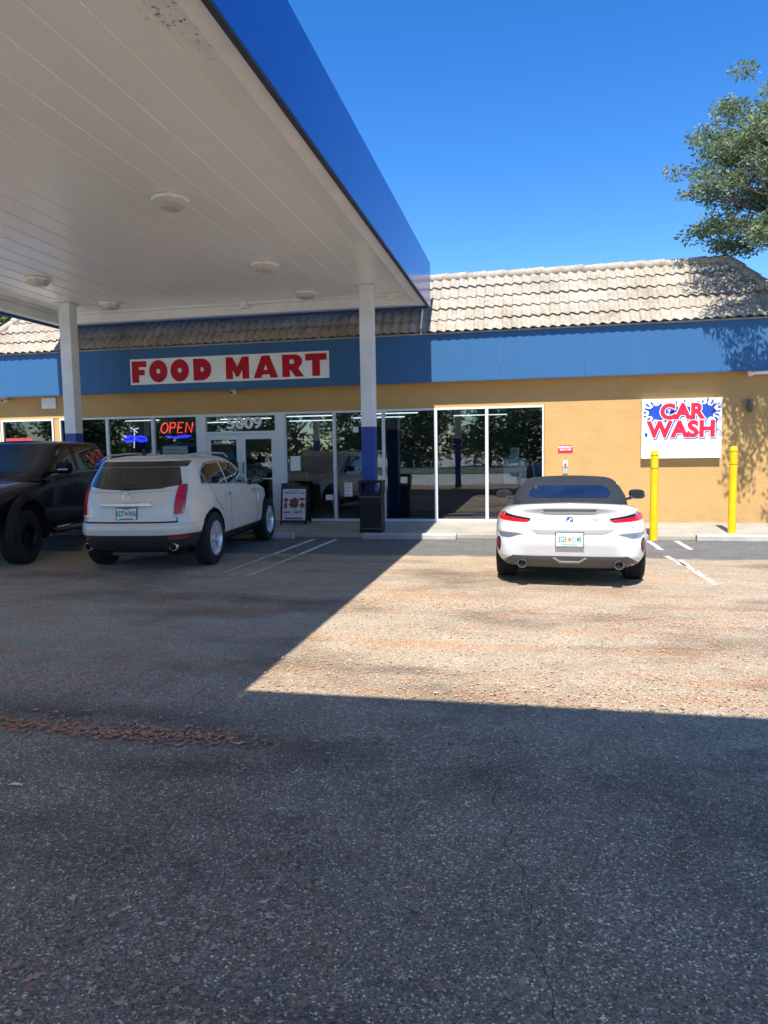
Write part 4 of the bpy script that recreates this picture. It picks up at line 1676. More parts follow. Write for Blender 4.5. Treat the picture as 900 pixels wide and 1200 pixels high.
V = [scoop(p) for p in V]
V, F = cut_arches(V, F, [(0.90, 0.33, 0.365), (3.37, 0.33, 0.36)])
wells = lambda c: any((c.y - y) ** 2 + (c.z - 0.33) ** 2 < (r_ + 0.004) ** 2 for y, r_ in ((0.90, 0.365), (3.37, 0.36)))
A, B = split_faces(V, F, wells)
for ay in (0.90, 3.37):
    a_, _ = split_faces([tuple(p) for p in A.v], A.f, lambda c, ay=ay: abs(c.y - ay) < 1)
    a_.build('wheel_well', M_DARK, cv.root, 40)
body = B.build('body', P_WHITE, cv.root, 38)
cv.surf(V, F)
ub = MB()
ub.box(-0.62, 0.62, 0.45, 4.0, 0.16, 0.62)
ub.build('underbody', M_DARK, cv.root)
# fabric roof
M_FABRIC = pmat('dark_grey_fabric', (0.024, 0.028, 0.034), 0.9, spec=0.2, var=0.15, scale=30, bmp=0.3, bscale=300)
rl = [
    (0.90, 0.66, 2.98, 0.77, 3.2, 3.0),
    (0.985, 0.74, 2.88, 0.745, 3.4, 3.0),
    (1.07, 1.00, 2.70, 0.71, 3.4, 3.2),
    (1.165, 1.28, 2.50, 0.655, 3.4, 3.4),
    (1.222, 1.48, 2.36, 0.59, 3.4, 3.6),
    (1.25, 1.64, 2.26, 0.51, 3.2, 3.6),
]
V2, F2 = shell(rl, crown=0.022)
st_, gl_ = split_faces(V2, F2, lambda c: c.y < 2.32)
st_.build('soft_top', M_FABRIC, cv.root, 40)
gl_.build('windscreen', M_TINT, cv.root, 40)
cv2 = Car(cv.root)
cv2.surf(V2, F2)
M_BACKLIGHT = pmat('blue_rear_window', (0.008, 0.014, 0.038), 0.06, coat=0.1, spec=0.4, var=0.5, scale=2.5)
cv2.panel('rear_window', [(-0.46, 1.03), (0.46, 1.03), (0.52, 1.055), (0.515, 1.10), (0.47, 1.15), (0.40, 1.168), (-0.40, 1.168), (-0.47, 1.15), (-0.515, 1.10), (-0.52, 1.055)], 'rear', M_BACKLIGHT)
cv2.panel('side_window', [(1.45, 1.0), (2.50, 1.0), (2.20, 1.17), (1.62, 1.19)], 'right', M_TINT, mirror=True)
# lights and rear details, drawn in the rear plane
def zr(pts_):
    return [((a - 452) / 390, 1.68 - (b_ + 35) / 390) for a, b_ in pts_]


rlens = [((a + 0) , b_) for a, b_ in zr([(792, 304), (796, 280), (783, 257), (766, 274), (752, 290), (632, 303), (652, 313), (786, 308)])]
cv.panel('tail_light', rlens, 'rear', M_REDLENS, 0.005, 0.003, mirror=True, res=0.03)
cv.panel('tail_light_housing', zr([(767, 273), (752, 290), (632, 302), (629, 294), (740, 279)]), 'rear', M_GLOSSBLACK, 0.007, mirror=True, res=0.03)
cv.panel('brake_light', zr([(331, 252), (573, 252), (567, 262), (337, 262)]), 'rear', M_GLOSSBLACK, 0.004, res=0.03)
cv.panel('plate_recess_shade', zr([(266, 342), (654, 342), (628, 357), (596, 366), (308, 366), (290, 357)]), 'rear', pmat('recess_shade_grey', (0.16, 0.165, 0.17), 0.5), 0.003)  # grey panel paints in the shaded underside above the plate
cv.panel('diffuser', zr([(196, 466), (706, 466), (752, 503), (776, 512), (748, 530), (640, 524), (548, 530), (356, 530), (264, 524), (156, 530), (128, 512), (152, 503)]), 'rear', M_GREYPL, 0.008)
cv.panel('diffuser_tab', zr([(376, 474), (386, 474), (410, 490), (494, 490), (518, 474), (528, 474), (496, 499), (408, 499)]), 'rear', pmat('light_grey_trim', (0.36, 0.37, 0.38), 0.4), 0.016, res=0.03)
cv.panel('side_vent', zr([(789, 388), (778, 392), (771, 412), (773, 440), (787, 470), (796, 448), (798, 410)]), 'rear', M_GLOSSBLACK, 0.003, mirror=True, res=0.03)
cv.panel('reflector', zr([(791, 396), (783, 402), (780, 425), (784, 452), (790, 462), (795, 444), (796, 412)]), 'rear', lens_mat('dark_red_reflector', (0.22, 0.02, 0.025), 0.2), 0.007, mirror=True, res=0.03)
cv.seam('boot_gap', zr([(628, 304), (652, 314), (634, 342)]), 'rear', M_GAP, 0.006, mirror=True)
cv.seam('diffuser_line', zr([(706, 466), (775, 513)]), 'rear', M_GAP, 0.01, mirror=True)
# mirrors
for sx in (1, -1):
    m = MB()
    ov = []
    n = 18
    rings_ = [(0.0, 0.78), (0.035, 1.0), (0.09, 0.92), (0.14, 0.55)]
    for dy, k in rings_:
        ov += [(sx * (0.965 + k * 0.115 * math.copysign(abs(math.cos(2 * PI * i / n)) ** 0.7, math.cos(2 * PI * i / n))), 2.32 + dy, 0.985 + k * 0.07 * math.copysign(abs(math.sin(2 * PI * i / n)) ** 0.7, math.sin(2 * PI * i / n)) - 0.01 * math.cos(2 * PI * i / n)) for i in range(n)]
    fcs = [(k * n + i, k * n + (i + 1) % n, (k + 1) * n + (i + 1) % n, (k + 1) * n + i) for k in range(3) for i in range(n)]
    fcs += [list(range(n)), list(range(3 * n, 4 * n))]
    m.add(ov, fcs)
    m.tube([(sx * 0.80, 2.42, 0.90), (sx * 0.88, 2.40, 0.925), (sx * 0.94, 2.38, 0.945)], 0.02, 8)
    mo = m.build('door_mirror', M_GLOSSBLACK, cv.root, 50)
    m = MB()
    m.prism([(sx * (0.965 + 0.085 * math.cos(2 * PI * i / n)), 0.985 + 0.05 * math.sin(2 * PI * i / n)) for i in range(n)], 'y', 2.312, 2.319)
    m.build('mirror_glass', pmat('dark_mirror', (0.02, 0.022, 0.026), 0.25, spec=0.3), mo)


def ring(parent, name, c, r0, r1, mat, d=0.02):
    m = MB()
    m.lathe([(r0, -d), (r1 - 0.004, -d), (r1, -d + 0.005), (r1, 0.05), (r0, 0.05), (r0, -d)], 26, axis='y')
    return m.build(name, mat, parent, 40, loc=c)


for px in (237, 671):
    (ex, ez_), = zr([(px, 504)])
    h, n_, d_ = cv.hit(ex, ez_, 'rear')
    e = ring(cv.root, 'exhaust_tip', (ex, h.y - 0.035, ez_), 0.045, 0.060, pmat('dark_chrome', (0.20, 0.21, 0.23), 0.2, 0.9))
    m = MB()
    m.cyl((0, 0.012, 0), (0, 0.014, 0), 0.046, n=24)
    m.build('pipe_bore', M_DARK, e)
# round emblem of four quadrants, small letters
(bx, bz), = zr([(452, 301)])
h, n_, d_ = cv.hit(bx, bz, 'rear')
bd = MB()
bd.lathe([(0.026, -0.004), (0.041, -0.004), (0.041, 0.006)], 28, axis='y')
be = bd.build('emblem', M_GLOSSBLACK, cv.root, 40, loc=(bx, h.y - 0.002, bz), rot=(R(-8), 0, 0))
q = MB()
q2 = MB()
for k in range(4):
    (q if k % 2 else q2).prism([(0, 0)] + ell(0, 0, 0.0265, 0.0265, 6, 90 * k, 90 * k + 90), 'y', -0.0045, 0.003)
q.build('emblem_blue', M_SIGNBLUE, be)
q2.build('emblem_white', M_SIGNWHITE, be)
rg = MB()
rg.lathe([(0.039, -0.005), (0.042, -0.005), (0.042, 0.006), (0.039, 0.006), (0.039, -0.005)], 28, axis='y')
rg.build('emblem_ring', M_CHROME, be, 40)
for s_, px, wd in (('sDrive', 318, 0.9), ('M40i', 570, 1.1)):
    (tx, tz), = zr([(px, 300)])
    h, n_, d_ = cv.hit(tx, tz, 'rear')
    text('badge', s_, 0.038, M_CHROME, cv.root, (tx, h.y - 0.004, tz), (PI / 2 - R(6), 0, 0), ext=0.002, sx=wd, shear=0.15)
(px_, pz_), = zr([(452, 386)])
h, n_, d_ = cv.hit(0, pz_, 'rear')
licence_plate(cv, (px_, h.y - 0.014, pz_), (R(-4), 0, 0), ('3GE', '01ME'), M_CHROME)
cv.panel('headlight', [(0.62, 0.62), (0.80, 0.66), (0.78, 0.70), (0.62, 0.67)], 'front', M_CLEARLENS, mirror=True)
cv.panel('grille', [(0.05, 0.42), (0.42, 0.42), (0.45, 0.58), (0.05, 0.58)], 'front', M_BLACK, mirror=True)
cv.seam('door_gap', [(1.42, 0.35), (1.50, 0.88)], 'right', M_GAP, 0.006, mirror=True)
cv.seam('door_gap', [(2.65, 0.35), (2.62, 0.86)], 'right', M_GAP, 0.006, mirror=True)
cv.seam('boot_line', [(0.60, 0.3), (0.58, 0.72), (0, 0.80)], 'top', M_GAP, 0.006, mirror=True)
make_wheel('sport', 0.33, 0.255, 0.235, 10, pmat('dark_alloy', (0.12, 0.12, 0.125), 0.3, 0.8), 0.03)
put_wheels('sport', cv, 0.785, (0.90, 3.37), 0.33)

# ------------------------------------------------------------------ champagne crossover
sv = Car(empty('crossover_car', (-5.52, 8.95, 0), R(4.5)))
sv.root.scale = (1.05, 1.05, 1.10)
tag(sv.root, 'champagne crossover parked nose in under the canopy by the door', 'car')
P_CHAMP = paint('champagne_paint', (0.72, 0.655, 0.545), 0.12, 0.36, 0.45)
plan = [(0.0, 0.935), (0.15, 0.945), (0.45, 0.975), (0.95, 1.0), (1.8, 0.985), (3.0, 0.985), (3.7, 1.0), (4.2, 0.93), (4.7, 0.78)]
lev = [
    (0.275, 0.30, 4.45, 0.74, 4.5, 3),
    (0.315, 0.12, 4.55, 0.84, 5, 3),
    (0.385, 0.045, 4.60, 0.885, 5, 3),
    (0.48, 0.015, 4.62, 0.905, 5, 3),
    (0.60, 0.00, 4.60, 0.910, 5, 3),
    (0.655, 0.045, 4.58, 0.905, 5, 3),
    (0.74, 0.075, 4.56, 0.905, 5, 3),
    (0.88, 0.10, 4.50, 0.900, 5, 3),
    ([(0, 1.0), (3.0, 0.97), (4.5, 0.88)], 0.14, 4.40, 0.880, 5, 3),
    ([(0, 1.08), (2.0, 1.05), (3.2, 1.02), (4.5, 0.90)], 0.18, 4.25, 0.850, 5, 2.8),
]
V, F = shell(lev, crown=0.05, plan=plan)
AR = 0.41
V, F = cut_arches(V, F, [(0.95, 0.37, AR), (3.70, 0.37, AR)])
wells = lambda c: any((c.y - y) ** 2 + (c.z - 0.37) ** 2 < (AR + 0.004) ** 2 for y in (0.95, 3.70))
A, B = split_faces(V, F, wells)
for ay in (0.95, 3.70):
    a_, _ = split_faces([tuple(p) for p in A.v], A.f, lambda c, ay=ay: abs(c.y - ay) < 1)
    a_.build('wheel_well', M_DARK, sv.root, 40)
Vb, Fb = [tuple(p) for p in B.v], B.f
cl_, bo_ = split_faces(Vb, Fb, lambda c: c.z < (0.50 if c.y < 0.55 else 0.42 if c.y > 4.1 else 0.405))
cl_.build('lower_cladding', pmat('dark_cladding', (0.018, 0.019, 0.022), 0.5), sv.root, 38)
bo_.build('body', P_CHAMP, sv.root, 38)
gh = [
    ([(0, 1.03), (2, 1.0), (3.4, 0.97)], 0.20, 3.75, 0.855, 4.4, 3),
    ([(0, 1.10), (2, 1.06), (3.4, 1.02)], 0.21, 3.62, 0.835, 4.6, 3),
    (1.20, 0.28, 3.25, 0.79, 4.6, 3.2),
    (1.32, 0.37, 2.95, 0.735, 4.6, 3.4),
    (1.40, 0.43, 2.72, 0.69, 4.6, 3.6),
    (1.455, 0.47, 2.50, 0.64, 4.4, 3.6),
    (1.485, 0.58, 2.35, 0.57, 4, 3.6),
]
V2, F2 = shell(gh, crown=0.035)
g_ = MB()
g_.add(V2, F2)
g_.build('cabin', P_CHAMP, sv.root, 38)
sv.surf(V, F)
sv.surf(V2, F2)
ub = MB()
ub.box(-0.6, 0.6, 0.45, 4.2, 0.2, 0.7)
ub.build('underbody', M_DARK, sv.root)
m = MB()
m.box(-0.36, 0.40, 0.30, 0.6, 0.20, 0.26)
m.build('silencer', M_GREYPL, sv.root, bevel=0.03)
sv.panel('rear_window', [(-0.585, 1.355), (0.585, 1.355), (0.655, 1.15), (0.64, 1.125), (0.40, 1.085), (0.0, 1.065), (-0.40, 1.085), (-0.64, 1.125), (-0.655, 1.15)], 'rear', M_TINT, 0.005)
sv.panel('spoiler', [(-0.64, 1.43), (0.64, 1.43), (0.645, 1.36), (-0.645, 1.36)], 'rear', M_GLOSSBLACK, 0.012, 0.03)
m = MB()
m.box(-0.03, 0.20, -0.012, 0.0, -0.012, 0.012)
m.build('wiper', M_BLACK, sv.root, loc=(-0.12, 0.135, 1.105), rot=(R(-25), R(-8), 0))
# tail lights: tall wedge on each rear corner
M_REDDEEP = lens_mat('deep_red_lens', (0.30, 0.004, 0.010), 0.1)
for sx in (1, -1):
    sv.panel('tail_light', [(sx * a, b_) for a, b_ in [(0.615, 0.755), (0.71, 0.765), (0.722, 0.90), (0.715, 1.05), (0.703, 1.135), (0.632, 1.13), (0.622, 0.95)]], 'rear', M_REDLENS, 0.014, 0.02, res=0.03)
    sv.panel('tail_light_base', [(sx * a, b_) for a, b_ in [(0.612, 0.715), (0.707, 0.725), (0.71, 0.762), (0.614, 0.752)]], 'rear', M_CLEARLENS, 0.013, 0.02, res=0.03)
    sv.panel('tail_light_outer', [(sx * a, b_) for a, b_ in [(0.688, 0.77), (0.712, 0.772), (0.724, 0.90), (0.717, 1.05), (0.705, 1.125), (0.688, 1.125), (0.698, 0.95)]], 'rear', M_REDDEEP, 0.018, 0.02, res=0.03)
sv.panel('bumper_reflector', [(0.55, 0.44), (0.76, 0.45), (0.76, 0.485), (0.55, 0.478)], 'rear', lens_mat('bumper_red', (0.30, 0.01, 0.012), 0.25), 0.004, mirror=True)
m = MB()
m.prism([(0.075, 0.868), (0.045, 0.872), (0.055, 0.905), (0.085, 0.925), (0.13, 0.925), (0.13, 0.868)], 'x', -0.37, 0.35)
m.build('tailgate_handle', pmat('bright_trim', (0.85, 0.86, 0.87), 0.25, 0.75), sv.root, bevel=0.006)
sv.seam('tailgate_gap', [(-0.66, 0.665), (0.66, 0.665)], 'rear', M_GAP, 0.02)
sv.seam('tailgate_gap', [(0.655, 0.665), (0.645, 0.73)], 'rear', M_GAP, 0.011, mirror=True)
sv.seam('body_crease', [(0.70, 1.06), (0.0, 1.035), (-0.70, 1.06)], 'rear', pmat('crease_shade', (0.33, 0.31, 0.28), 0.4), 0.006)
# wreathed crest emblem
h, n_, d_ = sv.hit(-0.02, 0.99, 'rear')
em = ring(sv.root, 'emblem', (-0.02, h.y - 0.004, 0.995), 0.038, 0.052, M_CHROME, 0.008)
m = MB()
m.prism([(-0.028, 0.02), (0.028, 0.02), (0.028, -0.005), (0.0, -0.03), (-0.028, -0.005)], 'y', -0.01, 0.004)
m.build('crest', M_ALLOY, em)
h, n_, d_ = sv.hit(0.50, 0.745, 'rear')
text('badge', 'SRX', 0.05, M_CHROME, sv.root, (0.50, h.y - 0.006, 0.745), (PI / 2 - R(5), 0, 0), ext=0.002, sx=1.2)
h, n_, d_ = sv.hit(-0.52, 0.745, 'rear')
m = MB()
m.box(-0.07, 0.07, -0.002, 0.004, -0.008, 0.008)
m.build('badge', M_CHROME, sv.root, loc=(-0.52, h.y - 0.004, 0.745))
h, n_, d_ = sv.hit(0.0, 0.775, 'rear')
licence_plate(sv, (0.0, h.y - 0.014, 0.775), (R(-6), 0, 0), ('KDT', 'PA76'), M_BLACK, 0.275, 0.14)
for sx in (1, -1):
    ex = sx * 0.60
    h, n_, d_ = sv.hit(ex, 0.38, 'rear')
    e = ring(sv.root, 'exhaust_tip', (ex, h.y + 0.02, 0.345), 0.042, 0.054, M_CHROME, 0.03)
    m = MB()
    m.cyl((0, 0.012, 0), (0, 0.014, 0), 0.043, n=24)
    m.build('pipe_bore', M_DARK, e)
# side glass, rails, doors
sv.panel('side_window', [(0.74, 1.135), (1.64, 1.10), (1.64, 1.395), (1.10, 1.375), (0.86, 1.29)], 'right', M_TINT, 0.004, mirror=True)
sv.panel('side_window', [(1.70, 1.10), (2.88, 1.055), (2.50, 1.27), (2.20, 1.375), (1.70, 1.398)], 'right', M_TINT, 0.004, mirror=True)
sv.seam('window_trim', [(0.74, 1.125), (1.64, 1.09), (2.95, 1.042)], 'right', M_CHROME, 0.016, mirror=True, off=0.006)
sv.seam('window_trim', [(2.95, 1.042), (2.54, 1.28), (2.2, 1.392), (1.66, 1.412), (1.08, 1.388), (0.82, 1.29), (0.74, 1.125)], 'right', M_CHROME, 0.012, mirror=True, off=0.006)
sv.seam('door_gap', [(1.30, 0.72), (1.05, 0.90), (0.98, 1.11)], 'right', M_GAP, 0.011, mirror=True)
sv.seam('door_gap', [(1.67, 0.38), (1.67, 1.10)], 'right', M_GAP, 0.011, mirror=True)
sv.seam('door_gap', [(2.95, 0.38), (3.02, 0.62), (2.98, 1.03)], 'right', M_GAP, 0.011, mirror=True)
sv.panel('fender_vent', [(3.10, 0.72), (3.15, 0.72), (3.17, 0.92), (3.12, 0.92)], 'right', M_CHROME, 0.006, mirror=True)
sv.panel('fuel_flap', [(0.62, 0.86), (0.80, 0.86), (0.80, 1.02), (0.62, 1.02)], 'right', P_CHAMP, 0.002)
for sx, axn in ((1, 'right'), (-1, 'left')):
    for yy, zz in ((1.52, 0.94), (2.78, 0.93)):
        h, n_, d_ = sv.hit(yy, zz, axn)
        m = MB()
        m.tube([(h.x, yy - 0.11, zz), (h.x + sx * 0.03, yy - 0.08, zz + 0.003), (h.x + sx * 0.03, yy + 0.08, zz + 0.008), (h.x, yy + 0.11, zz + 0.01)], 0.014, 8)
        m.build('door_handle', M_CHROME, sv.root, 60)
    m = MB()
    m.tube([(sx * 0.60, 0.62, 1.455), (sx * 0.605, 0.80, 1.515), (sx * 0.61, 1.5, 1.54), (sx * 0.60, 2.2, 1.525), (sx * 0.59, 2.42, 1.465)], 0.012, 8)
    m.build('roof_rail', M_ALLOY, sv.root, 60)
    m = MB()
    n = 16
    ov = []
    for dy, k in ((0.0, 0.75), (0.03, 1.0), (0.10, 0.9), (0.16, 0.5)):
        ov += [(sx * (0.97 + k * 0.105 * math.copysign(abs(math.cos(2 * PI * i / n)) ** 0.6, math.cos(2 * PI * i / n))), 2.68 + dy, 1.10 + k * 0.075 * math.copysign(abs(math.sin(2 * PI * i / n)) ** 0.6, math.sin(2 * PI * i / n))) for i in range(n)]
    m.add(ov, [(k * n + i, k * n + (i + 1) % n, (k + 1) * n + (i + 1) % n, (k + 1) * n + i) for k in range(3) for i in range(n)] + [list(range(n)), list(range(3 * n, 4 * n))])
    m.tube([(sx * 0.80, 2.76, 1.03), (sx * 0.88, 2.75, 1.05)], 0.025, 8)
    mo = m.build('door_mirror', M_BLACK, sv.root, 50)
    m = MB()
    m.prism([(sx * (0.97 + 0.08 * math.cos(2 * PI * i / n)), 1.10 + 0.055 * math.sin(2 * PI * i / n)) for i in range(n)], 'y', 2.672, 2.679)
    m.build('mirror_glass', M_TINT, mo)
m = MB()
m.prism([(0.62, 1.50), (0.74, 1.51), (0.66, 1.60), (0.645, 1.60)], 'x', -0.012, 0.012)
m.build('roof_antenna', M_BLACK, sv.root)
sv.panel('headlight', [(0.50, 0.68), (0.74, 0.72), (0.74, 0.84), (0.62, 0.84)], 'front', M_CLEARLENS, mirror=True)
sv.panel('grille', [(-0.40, 0.48), (0.40, 0.48), (0.42, 0.72), (-0.42, 0.72)], 'front', M_CHROME)
make_wheel('suv', 0.365, 0.24, 0.235, 7, M_ALLOY, 0.052, 0.03)
put_wheels('suv', sv, 0.79, (0.95, 3.70), 0.365)

# ------------------------------------------------------------------ black pickup, nose towards the camera
tk = Car(empty('pickup_truck', (-8.57, 9.62, 0), R(190)))
tag(tk.root, 'black lifted pickup with flared arches facing the camera at the left edge', 'pickup truck')
P_BLK = paint('black_car_paint', (0.006, 0.006, 0.009), 0.0, 0.3, 0.5)
tplan = [(-4.6, 0.97), (-3.6, 1.0), (0.0, 1.0), (0.6, 0.95), (0.95, 0.84)]
tw = 0.90
lev = [
    (0.46, -4.35, 0.72, 0.74, 10, 4),
    (0.54, -4.50, 0.90, tw - 0.03, 10, 4),
    (0.70, -4.53, 0.96, tw, 10, 4),
    (0.95, -4.53, 0.95, tw + 0.01, 10, 4),
    ([(-5, 1.16), (-0.6, 1.14), (0.9, 1.02)], -4.53, 0.90, tw + 0.005, 10, 3.8),
    ([(-5, 1.30), (-3.3, 1.30), (-0.7, 1.25), (0.9, 1.07)], -4.52, 0.84, tw - 0.02, 10, 3.4),
    ([(-5, 1.38), (-3.3, 1.38), (-0.7, 1.31), (0.3, 1.18), (0.9, 1.08)], -4.50, 0.74, tw - 0.07, 10, 3.0),
]
V, F = shell(lev, crown=0.06, plan=tplan)
TA = 0.505
V, F = cut_arches(V, F, [(0.0, 0.50, TA), (-3.55, 0.50, TA)])
wells = lambda c: any((c.y - y) ** 2 + (c.z - 0.50) ** 2 < (TA + 0.004) ** 2 for y in (0.0, -3.55))
A, B = split_faces(V, F, wells)
for ay in (0.0, -3.55):
    a_, _ = split_faces([tuple(p) for p in A.v], A.f, lambda c, ay=ay: abs(c.y - ay) < 1)
    a_.build('wheel_well', M_DARK, tk.root, 40)
B.build('body', P_BLK, tk.root, 38)
gh = [
    (1.28, -3.42, -0.34, 0.87, 16, 9),
    (1.40, -3.41, -0.48, 0.855, 16, 9),
    (1.60, -3.34, -0.88, 0.80, 16, 9),
    (1.76, -3.26, -1.17, 0.755, 16, 9),
    (1.86, -3.19, -1.33, 0.72, 14, 8),
    (1.905, -3.12, -1.42, 0.68, 12, 7),
    (1.925, -3.00, -1.54, 0.60, 10, 6),
]
V2, F2 = shell(gh, crown=0.035)
g_ = MB()
g_.add(V2, F2)
g_.build('cab', P_BLK, tk.root, 38)
tk.surf(V, F)
tk.surf(V2, F2)
tk.panel('side_window', [(-1.80, 1.41), (-0.92, 1.385), (-1.05, 1.52), (-1.40, 1.79), (-1.50, 1.82), (-1.80, 1.835)], 'right', M_TINT, 0.004, mirror=True)
tk.panel('side_window', [(-3.20, 1.44), (-1.97, 1.415), (-1.97, 1.835), (-2.98, 1.82), (-3.08, 1.78)], 'right', M_TINT, 0.004, mirror=True)
tk.panel('windscreen', [(-0.72, 1.415), (0.72, 1.415), (0.68, 1.60), (0.63, 1.80), (0.0, 1.83), (-0.63, 1.80), (-0.68, 1.60)], 'front', M_HAZYGLASS, 0.004)
tk.seam('door_gap', [(-0.78, 0.60), (-0.78, 1.34)], 'right', M_GAP, 0.012, mirror=True)
tk.seam('door_gap', [(-1.885, 0.55), (-1.885, 1.84)], 'right', M_GAP, 0.012, mirror=True)
tk.seam('door_gap', [(-2.95, 0.90), (-3.28, 1.40)], 'right', M_GAP, 0.012, mirror=True)
tk.seam('bonnet_gap', [(0.70, -0.3), (0.66, 0.4), (0.55, 0.75)], 'top', M_GAP, 0.012, mirror=True)
tk.panel('headlight', [(0.46, 0.92), (0.64, 0.94), (0.66, 1.02), (0.48, 1.03)], 'front', M_CLEARLENS, mirror=True)
tk.panel('grille', [(-0.46, 0.76), (0.46, 0.76), (0.48, 1.04), (-0.48, 1.04)], 'front', M_BLACK, 0.006)
tk.panel('front_bumper', [(-0.80, 0.55), (0.80, 0.55), (0.82, 0.72), (-0.82, 0.72)], 'front', M_BLACK, 0.03, 0.03)
tk.seam('belt_trim', [(-3.25, 1.405), (-0.80, 1.365)], 'right', M_GLOSSBLACK, 0.03, mirror=True, off=0.006)
M_FLARE = pmat('matte_flare', (0.010, 0.010, 0.012), 0.6, spec=0.25)
for sx in (1, -1):
    for ay in (0.0, -3.55):
        m = MB()
        v = []
        n = 30
        prof = [(TA - 0.02, 0.86), (TA - 0.015, 0.955), (TA + 0.005, 0.975), (TA + 0.05, 0.955), (TA + 0.085, 0.90), (TA + 0.085, 0.86)]
        for i in range(n + 1):
            a = R(-12 + 204 * i / n)
            v += [(sx * x, ay + r_ * math.cos(a), 0.50 + r_ * math.sin(a)) for r_, x in prof]
        k = len(prof)
        f = [(i * k + j, (i + 1) * k + j, (i + 1) * k + (j + 1) % k, i * k + (j + 1) % k) for i in range(n) for j in range(k)]
        f += [list(range(k)), list(range(n * k, (n + 1) * k))]
        m.add(v, f)
        m.build('fender_flare', M_FLARE, tk.root, 40)
    m = MB()
    m.tube([(sx * 0.93, -0.72, 0.43), (sx * 0.96, -0.80, 0.43), (sx * 0.96, -2.70, 0.43), (sx * 0.93, -2.80, 0.43)], 0.05, 10)
    for yy in (-1.0, -1.8, -2.6):
        m.tube([(sx * 0.93, yy, 0.43), (sx * 0.70, yy, 0.52)], 0.02, 6)
    m.build('running_board', M_GLOSSBLACK, tk.root, 60)
    m = MB()
    n = 16
    ov = []
    for dy, k in ((0.0, 0.8), (-0.02, 1.0), (0.08, 1.0), (0.15, 0.6)):
        ov += [(sx * (1.06 + k * 0.12 * math.copysign(abs(math.cos(2 * PI * i / n)) ** 0.5, math.cos(2 * PI * i / n))), -0.98 + dy, 1.475 + k * 0.10 * math.copysign(abs(math.sin(2 * PI * i / n)) ** 0.5, math.sin(2 * PI * i / n))) for i in range(n)]
    m.add(ov, [(k * n + i, k * n + (i + 1) % n, (k + 1) * n + (i + 1) % n, (k + 1) * n + i) for k in range(3) for i in range(n)] + [list(range(n)), list(range(3 * n, 4 * n))])
    m.tube([(sx * 0.82, -0.92, 1.40), (sx * 0.98, -0.92, 1.43)], 0.03, 8)
    mo = m.build('door_mirror', M_FLARE, tk.root, 50)
    m = MB()
    m.box(sx * 1.16 - 0.012 if sx < 0 else sx * 1.0, sx * 1.0 if sx < 0 else sx * 1.16 + 0.012, -0.832, -0.826, 1.44, 1.462)
    m.build('turn_lamp', M_CLEARLENS, mo)
    for yy in (-1.68, -2.75):
        m = MB()
        m.tube([(sx * 0.895, yy - 0.10, 1.20), (sx * 0.935, yy - 0.07, 1.20), (sx * 0.935, yy + 0.07, 1.20), (sx * 0.895, yy + 0.10, 1.20)], 0.015, 8)
        m.build('door_handle', M_GLOSSBLACK, tk.root, 60)
ch = MB()
ch.box(-0.45, 0.45, -4.3, 0.6, 0.42, 0.62)
ch.build('chassis', M_DARK, tk.root)
make_wheel('truck', 0.425, 0.29, 0.225, 8, pmat('black_alloy', (0.02, 0.02, 0.022), 0.35, 0.6), 0.06, 0.03)
put_wheels('truck', tk, 0.77, (0.0, -3.55), 0.425)


# ------------------------------------------------------------------ trees
def leaf_cloud(clumps, n, smin, smax, seed):
    """loose leaf faces through the volume of many small clumps (centre, radii, weight)"""
    r_ = np.random.default_rng(seed)
    wts = np.array([c[2] for c in clumps], float)
    idx = r_.choice(len(clumps), n, p=wts / wts.sum())
    C = np.array([c[0] for c in clumps], float)[idx]
    Rd = np.array([c[1] for c in clumps], float)[idx]
    d = r_.normal(size=(n, 3))
    d /= np.linalg.norm(d, axis=1)[:, None]
    P = C + d * Rd * (r_.uniform(0, 1, n) ** 0.45)[:, None]
    u = r_.normal(size=(n, 3))
    u[:, 2] *= 0.6
    u /= np.linalg.norm(u, axis=1)[:, None]
    w2 = np.cross(u, r_.normal(size=(n, 3)))
    w2 /= np.linalg.norm(w2, axis=1)[:, None]
    s_ = r_.uniform(smin, smax, n)[:, None]
    V = np.stack([P - u * s_, P + w2 * s_ * 0.42, P + u * s_, P - w2 * s_ * 0.42], 1).reshape(-1, 3)
    F = np.arange(4 * n).reshape(n, 4)
    return V, F


